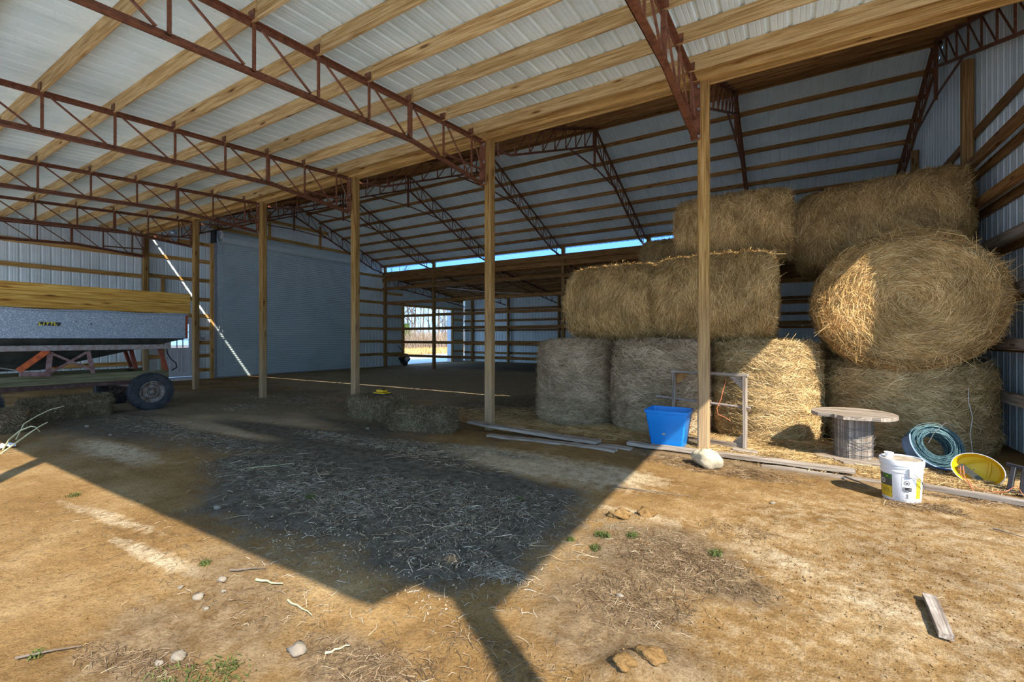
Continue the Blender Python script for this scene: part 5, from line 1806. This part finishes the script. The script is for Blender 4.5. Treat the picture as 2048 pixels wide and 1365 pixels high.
ybar('dark_slab', 'label_dark', -0.70, -0.02, 0.20, -0.62, -0.10, -0.04, 0.17, ybn)
arc = Geo()
arc.tube([Ym @ Vector((-0.55 + 1.0 * t_, 0.15 + 0.55 * math.sin(t_ * 1.9), -0.095)) for t_ in np.linspace(0, 0.9, 10)] + [Ym @ Vector((0.42, 0.25 - 0.25 * t_, -0.095)) for t_ in (0.6, 1.4, 2.2)], 0.012, 6)
arc.build('moulded_ridge', 'yellow', ybn, smooth=True)
bb = thing('black_bracket', 'black frame piece with a grey slat behind the yellow basin', 'bracket', (2.0, 6.72, hz(2.0, 6.72)))
zq = hz(2.0, 6.72)
board('arm', (1.90, 6.58, zq), (1.97, 6.70, zq + 0.25), 0.04, 0.04, 'black', bb)
board('arm', (1.98, 6.54, zq), (2.04, 6.66, zq + 0.25), 0.04, 0.06, 'black', bb)
board('slat', (2.03, 6.50, zq), (2.07, 6.62, zq + 0.24), 0.06, 0.018, 'label_dark', bb)
board('cross_bar', (1.93, 6.74, zq + 0.27), (2.06, 6.66, zq + 0.25), 0.04, 0.04, 'black', bb)
oc = thing('orange_cord', 'thin orange cord trailing below the yellow basin', 'cord', (1.640, 6.5, zq))
Geo().tube([(1.570, 6.72, zq + 0.20), (1.565, 6.68, zq + 0.12), (1.580, 6.62, zq + 0.07), (1.660, 6.55, zq + 0.025), (1.760, 6.50, zq + 0.02), (1.860, 6.52, zq + 0.03), (1.950, 6.56, zq + 0.10), (1.970, 6.48, zq + 0.03), (2.000, 6.40, zq + 0.012)], 0.0042, 6).build('cord', 'orange_cord', oc)
st_ = thing('wire_stake', 'small pink wire stake standing before the yellow basin', 'stake', (1.570, 6.50, zq))
Geo().tube([(1.605, 6.42, zq), (1.575, 6.47, zq + 0.10), (1.550, 6.50, zq + 0.14), (1.545, 6.52, zq + 0.25)], 0.005, 6).tube([(1.510, 6.53, zq + 0.205), (1.550, 6.515, zq + 0.21)], 0.004, 5).build('wire', 'orange_cord', st_)
tw = thing('baling_twine', 'loose white twine hanging down the squashed bale', 'twine', (2.0, 8.1, 0.3))
Geo().tube([(1.98, 8.14, 0.92), (1.97, 8.09, 0.75), (2.0, 8.06, 0.55), (1.975, 8.05, 0.35), (1.99, 8.02, 0.1)], 0.003, 5).build('strand', 'white_plastic', tw)

# ------------------------------------------------------------------ stalks, sticks, paper
def stalk(label, pts, r, mat, name='weed_stalk', cat='stalk', group=None):
    o = thing(name, label, cat, pts[0], 0, group)
    g = Geo()
    if isinstance(pts[0][0], (list, tuple)):
        pass
    g.tube(pts, [r * (1 - 0.6 * k / (len(pts) - 1)) for k in range(len(pts))], 6).build('stem', mat, o, smooth=True)
    return o


lx0, ly0 = gnd(8, 905); l2 = gnd(48, 868); l3 = gnd(95, 846)
z0_ = hz(lx0, ly0)
M['pale_stem'] = plain('pale_stem', (0.50, 0.50, 0.28), 0.7, 0, 0.3, 10)
def at(px, py, zc):
    d = ray(px, py); return (d[0] * zc, d[1] * zc, 1.57 + d[2] * zc)
stalk('long straight weed stalk rising from the shadow edge at the left', [at(2, 908, 6.2), at(30, 888, 6.22), at(60, 866, 6.24), at(80, 853, 6.26), at(95, 845, 6.28)], 0.013, 'pale_stem')
stalk('bent green weed stalk arching over at the left edge', [at(6, 900, 6.25), at(18, 880, 6.25), at(40, 862, 6.28), at(62, 853, 6.3), at(72, 855, 6.3), at(80, 864, 6.32)], 0.012, 'pale_stem')
stalk('thin grey weed stalk leaning towards the wagon bale', [at(32, 880, 6.4), at(48, 848, 6.5), at(75, 832, 6.55), at(100, 820, 6.6), at(128, 813, 6.65)], 0.008, 'pale_stem')
o = thing('white_paper', 'crumpled white paper lying at the left edge of the shadow', 'paper', (gnd(8, 896)[0], gnd(8, 896)[1], 0))
pc = gnd(8, 896)
g = Geo(); n = 7
for i in range(n):
    for j in range(n):
        xx, yy2 = (i / (n - 1) - .5) * 0.28, (j / (n - 1) - .5) * 0.2
        g.v.append((pc[0] + xx, pc[1] + yy2, hz(pc[0], pc[1]) + 0.02 + 0.05 * abs(float(vnoise(np.array([i * 1.3]), np.array([j * 1.7]), 4)[0])) * 2))
g.f = [(i * n + j, (i + 1) * n + j, (i + 1) * n + j + 1, i * n + j + 1) for i in range(n - 1) for j in range(n - 1)]
g.build('sheet', 'white_paint', o)


def ground_stick(label, p0, p1, r, mat='old_wood', lift=0.01, bend=0.02):
    a, b = gnd(*p0), gnd(*p1)
    pts = []
    for k in range(6):
        f = k / 5
        xx, yy2 = a[0] + (b[0] - a[0]) * f, a[1] + (b[1] - a[1]) * f
        pts.append((xx + random.uniform(-bend, bend) * 0.3, yy2 + random.uniform(-bend, bend) * 0.3, hz(xx, yy2) + lift + r))
    return stalk(label, pts, r, mat, 'stick', 'stick', 'sticks on the ground')


ground_stick('dark thin stick lying on the sunny dirt near the shadow edge', (1222, 978), (1385, 996), 0.006, 'bark')
ground_stick('straight pale corn stalk on the dirt near the bottom', (512, 1166), (567, 1177), 0.008, 'pale_stem')
ground_stick('thin pale stalk slanting across the lower left dirt', (575, 1208), (625, 1236), 0.006, 'pale_stem')
ground_stick('brown twig above the straight pale corn stalk', (460, 1148), (530, 1146), 0.007, 'bark')
ground_stick('long pale straw on the dark dirt in the middle', (500, 940), (590, 933), 0.006, 'pale_stem')
ground_stick('grey twig lying across the lower left corner', (30, 1320), (160, 1290), 0.006, 'bark')
ground_stick('pale bent straw near the bottom left weeds', (650, 1310), (700, 1292), 0.006, 'pale_stem')
ground_stick('short stick beside the white bucket', (1690, 955), (1735, 975), 0.012, 'bark', 0.02)
ground_stick('dark splinter at the right edge beyond the lone lumber', (1985, 1060), (2046, 1075), 0.008, 'bark')

# ------------------------------------------------------------------ loose straw and weeds
def litter_patch(px, py, rx, ry, n, rot=0, mat='litter', lmin=0.02, lmax=0.11, w=0.0032, lift=0.008, world=None):
    c_ = world or gnd(px, py)
    t = rng.uniform(0, 2 * PI, n); k = np.sqrt(rng.uniform(0, 1, n)) * (1 + 0.35 * rng.normal(0, 1, n) * 0.5)
    u, v = rx * k * np.cos(t), ry * k * np.sin(t)
    a = math.radians(rot)
    x = c_[0] + u * math.cos(a) - v * math.sin(a); y = c_[1] + u * math.sin(a) + v * math.cos(a)
    z = height(x, y) + rng.uniform(0.002, lift, n)
    th = rng.uniform(0, 2 * PI, n)
    T = np.stack([np.cos(th), np.sin(th), rng.normal(0, 0.12, n)], -1)
    Nn = np.tile(np.array([0, 0, 1.0]), (n, 1))
    return np.stack([x, y, z], -1), T, Nn, rng.uniform(lmin, lmax, n), np.full(n, w)


def litter(name, label, parts, mat):
    P, T, Nn, L, W = (np.concatenate(q) for q in zip(*parts))
    o = ribbons(name, P, T, Nn, L, W, np.abs(rng.normal(0.003, 0.006, len(P))), mat, None)
    return tag(o, label, 'straw', None, 'stuff')


lp = litter_patch
litter('loose_straw', 'loose straw scattered at the foot of the hay stack', [
    lp(0, 0, 4.0, 0.55, 26000, -2, lmax=0.24, lift=0.05, world=(-1.2, 7.35)), lp(0, 0, 1.2, 0.5, 8000, 0, lmax=0.24, lift=0.06, world=(-0.2, 7.5)),
    lp(0, 0, 0.6, 0.45, 4500, 0, lmax=0.22, lift=0.05, world=(2.2, 7.0)), lp(0, 0, 2.0, 0.3, 5000, 0, lmax=0.2, lift=0.03, world=(0.9, 6.8)), lp(0, 0, 0.5, 0.3, 5000, 0, lmax=0.22, lift=0.12, world=(0.15, 7.75)),
    lp(0, 0, 1.5, 0.8, 6000, 0, lmax=0.2, lift=0.04, world=(-4.6, 8.0))], 'straw')
litter('straw_litter', 'thin straw litter trodden into the shaded dirt', [(lambda q: tuple(a[::2] for a in q))(p) for p in [
    lp(980, 905, 0.9, 0.15, 1800), lp(860, 990, 1.1, 0.4, 3800), lp(640, 1000, 0.9, 0.3, 3000), lp(560, 960, 1.4, 0.35, 3000), lp(1000, 1150, 0.22, 0.10, 900), lp(700, 880, 1.2, 0.25, 3200),
    lp(460, 890, 2.4, 0.35, 4500), lp(850, 900, 1.0, 0.3, 2800), lp(300, 850, 2.0, 0.4, 3000), lp(780, 1120, 1.2, 0.6, 1600), lp(620, 800, 2.6, 0.8, 4500), lp(1060, 1010, 0.8, 0.4, 1300), lp(940, 1060, 0.9, 0.4, 1500),
    lp(0, 0, 7, 3, 6000, 0, world=(-9, 10.5), lmax=0.2), lp(0, 0, 3, 1.2, 5000, 0, world=(-5.5, 9.3), lmax=0.2), lp(480, 815, 0.7, 0.5, 2200), lp(600, 795, 1.2, 0.8, 3000)]], 'litter_pale')
litter('long_straw', 'long pale straws strewn over the shaded dirt', [
    lp(640, 980, 2.2, 0.8, 220, lmin=0.08, lmax=0.3, w=0.0042), lp(950, 1100, 0.9, 0.5, 90, lmin=0.06, lmax=0.22, w=0.004), lp(880, 920, 0.9, 0.3, 160, lmin=0.08, lmax=0.3, w=0.0045)], 'straw_grey')
litter('dry_grass_litter', 'dry brown grass litter on the sunlit dirt', [(lambda q: tuple(a[::2] for a in q))(p) for p in [
    lp(1330, 1110, 0.40, 0.35, 2600, lmax=0.1, w=0.003), lp(1420, 1150, 0.35, 0.25, 1500, lmax=0.1, w=0.003), lp(1270, 1200, 0.35, 0.3, 1800, lmax=0.1, w=0.003), lp(1480, 1060, 0.3, 0.2, 500, lmax=0.1),
    lp(690, 1330, 0.3, 0.12, 700, lmax=0.09, w=0.003), lp(800, 1340, 0.3, 0.15, 700, lmax=0.09, w=0.003), lp(560, 1220, 0.5, 0.2, 500, lmax=0.07, w=0.003), lp(280, 1320, 0.4, 0.1, 900, 20, lmax=0.08, w=0.003), lp(150, 1080, 1.6, 0.5, 900, lmax=0.08, w=0.003), lp(420, 1120, 1.2, 0.5, 800, lmax=0.08, w=0.003),
    lp(1420, 935, 0.9, 0.25, 3800, -5, lmax=0.14), lp(1840, 1010, 0.35, 0.15, 900, lmax=0.16), lp(1660, 1150, 1.0, 0.7, 500, lmax=0.07, w=0.003), lp(1000, 1330, 0.5, 0.2, 700, lmax=0.08, w=0.003), lp(1780, 945, 0.3, 0.1, 500, lmax=0.2), lp(1950, 1000, 0.5, 0.08, 700, lmax=0.15)]], 'litter')
# pale chips trodden into the dark dirt
n = 1500
c_ = gnd(830, 1110)
x = c_[0] + rng.normal(0, 0.9, n); y = c_[1] + rng.normal(0, 0.55, n)
k_ = (y > 1.95) & (x < -1.65)
x, y = x[k_], y[k_]; n = len(x)
P = np.stack([x, y, height(x, y) + 0.006], -1)
th = rng.uniform(0, 2 * PI, n)
ribbons('corn_chips', P, np.stack([np.cos(th), np.sin(th), np.zeros(n)], -1), np.tile([0, 0, 1.0], (n, 1)), rng.uniform(0.008, 0.022, n), 0.007, np.full(n, 0.003), 'straw_grey', None)
tag(bpy.data.objects['corn_chips'], 'pale husk chips scattered over the dark dirt', 'chips', None, 'stuff')
# dry crumbs of dirt
n = 9000
kx = rng.uniform(0, 1, n)
x = np.where(kx < 0.7, rng.normal(0.4, 1.1, n), rng.uniform(-7.5, 2.4, n)); y = np.where(kx < 0.7, rng.normal(3.9, 1.3, n), rng.uniform(0.5, 6.4, n))
sz_ = 0.0016 + 0.005 * rng.uniform(0, 1, n) ** 4 + 0.002 * rng.uniform(0, 1, n)
octv = np.array([[1, 0, 0], [-1, 0, 0], [0, 1, 0], [0, -1, 0], [0, 0, 1], [0, 0, -1]], float)
octf = np.array([[0, 2, 4], [2, 1, 4], [1, 3, 4], [3, 0, 4], [2, 0, 5], [1, 2, 5], [3, 1, 5], [0, 3, 5]])
V = octv[None] * sz_[:, None, None] * rng.uniform(0.6, 1.4, (n, 6, 1)) + rng.normal(0, 0.25, (n, 6, 3)) * sz_[:, None, None]
V = V + np.stack([x, y, height(x, y) + sz_ * 0.4], -1)[:, None]
F = octf[None] + (np.arange(n) * 6)[:, None, None]
o = link('dirt_crumbs', np_mesh('dirt_crumbs', V.reshape(-1, 3), F.reshape(-1, 3)), 'dirt')
ca = o.data.color_attributes.new('soil', 'FLOAT_COLOR', 'POINT')
ca.data.foreach_set('color', np.tile(np.array([0, 0, 0.2, 0], np.float32), n * 6))
tag(o, 'dry crumbs of tan dirt strewn over the sunlit floor', 'dirt', None, 'stuff')
# small green weeds
gp = []
for px, py, r, k in ((1205, 1078, 0.06, 160), (1265, 1080, 0.04, 90), (1190, 1100, 0.04, 70), (1432, 1108, 0.05, 110), (1140, 1085, 0.03, 50), (425, 1355, 0.16, 90), (345, 1350, 0.10, 50), (455, 1330, 0.06, 40), (75, 1307, 0.03, 40), (410, 1130, 0.03, 60), (150, 990, 0.06, 60), (1040, 1000, 0.03, 40), (430, 1345, 0.12, 50), (620, 1000, 0.05, 60)):
    a = lp(px, py, r, r, k, lmin=0.02, lmax=0.06, w=0.005, lift=0.02)
    a[1][:, 2] += 0.8
    gp.append(a)
P, T, Nn, L, W = (np.concatenate(q) for q in zip(*gp))
o = ribbons('green_weeds', P, T, Nn, L, W, np.full(len(P), 0.004), 'grass_green', None)
tag(o, 'tiny green weeds sprouting from the dirt', 'weeds', None, 'stuff')

# ------------------------------------------------------------------ outdoors behind the doorway
def bare_tree(x, y, h, r, seed, label):
    rd = random.Random(seed)
    o = thing('bare_tree', label, 'tree', (x, y, 0), 0, 'bare trees beyond the doorway')
    g = Geo(); gb = Geo()
    lean = rd.uniform(-0.06, 0.06), rd.uniform(-0.06, 0.06)
    trunk = [Vector((x + lean[0] * z + rd.uniform(-.05, .05), y + lean[1] * z + rd.uniform(-.05, .05), z)) for z in np.linspace(-0.2, h, 9)]
    g.tube(trunk, [r * (1 - 0.8 * k / 8) for k in range(9)], 7)

    def br(p, d, L, rr, lev):
        q = [p]
        for k in range(4):
            d = (d + Vector((rd.uniform(-.25, .25), rd.uniform(-.25, .25), rd.uniform(-.05, .2)))).normalized()
            q.append(q[-1] + d * L / 4)
        gb.tube(q, [rr * (1 - 0.2 * k) for k in range(5)], 4, cap=False)
        if lev < 2:
            for k in range(4):
                a = rd.uniform(0, 2 * PI)
                br(q[rd.randint(1, 4)], (d + Vector((math.cos(a), math.sin(a), 0.3))).normalized(), L * 0.55, rr * 0.5, lev + 1)
    for k in range(9):
        f = rd.uniform(0.15, 0.95)
        i = int(f * 8)
        a = rd.uniform(0, 2 * PI)
        br(trunk[i], Vector((math.cos(a), math.sin(a), rd.uniform(0.5, 1.2))).normalized(), h * 0.28 * (1.1 - f * 0.6), r * 0.32, 0)
    g.build('trunk', 'bark', o, smooth=True)
    gb.build('branches', 'bark', o)['kind'] = 'stuff'


tr = random.Random(3)
spots = []
for k in range(26):
    xx = -tr.uniform(42, 66)
    frac = (k + tr.uniform(-.4, .4)) / 25
    yy2 = -xx * (0.86 + 0.50 * frac)
    spots.append((xx, yy2))
for k, (xx, yy2) in enumerate(spots):
    bare_tree(xx, yy2, tr.uniform(9, 15), tr.uniform(0.13, 0.27), 100 + k, 'tall bare winter tree beyond the rear doorway')
n = 9000
x = -rng.uniform(37, 60, n); y = -x * rng.uniform(0.82, 1.42, n)
P = np.stack([x, y, rng.uniform(0.2, 1.3, n)], -1)
T = np.stack([rng.normal(0, 0.25, n), rng.normal(0, 0.25, n), np.ones(n)], -1)
Nn = np.tile(np.array([0.7, -0.7, 0.0]), (n, 1))
o = ribbons('brush_thicket', P, T, Nn, rng.uniform(1.2, 4.2, n), 0.035, rng.normal(0, 0.12, n), 'brush', None)
tag(o, 'grey-brown thicket of bare brush below the trees', 'brush', None, 'stuff')
n = 9000
x = -rng.uniform(30, 42, n); y = -x * rng.uniform(0.85, 1.42, n)
P = np.stack([x, y, rng.uniform(0.05, 0.2, n)], -1)
T = np.stack([rng.normal(0, 0.4, n), rng.normal(0, 0.4, n), np.ones(n)], -1)
o = ribbons('dry_field_grass', P, T, np.tile(np.array([0.7, -0.7, 0.0]), (n, 1)), rng.uniform(0.3, 0.9, n), 0.03, rng.normal(0, 0.06, n), 'straw_warm', None)
tag(o, 'tawny dry grass of the field beyond the gravel', 'grass', None, 'stuff')
o = thing('cedar_bush', 'green cedar bush at the left of the rear doorway view', 'bush', (-43.0, 43.8, 0))
n = 3500
t = rng.uniform(0, 2 * PI, n); z = rng.uniform(0.1, 3.4, n); rr_ = (1.2 * (1 - z / 3.6) + 0.15) * np.sqrt(rng.uniform(0.3, 1, n))
P = np.stack([-43 + rr_ * np.cos(t), 43.8 + rr_ * np.sin(t), z], -1)
Nn = np.stack([np.cos(t), np.sin(t), 0.3 * np.ones(n)], -1)
Nn /= np.linalg.norm(Nn, axis=1, keepdims=True)
ribbons('foliage', P, rng.normal(0, 1, (n, 3)) + np.array([0, 0, 0.8]), Nn, rng.uniform(0.15, 0.4, n), 0.07, np.full(n, 0.03), 'cedar', o)
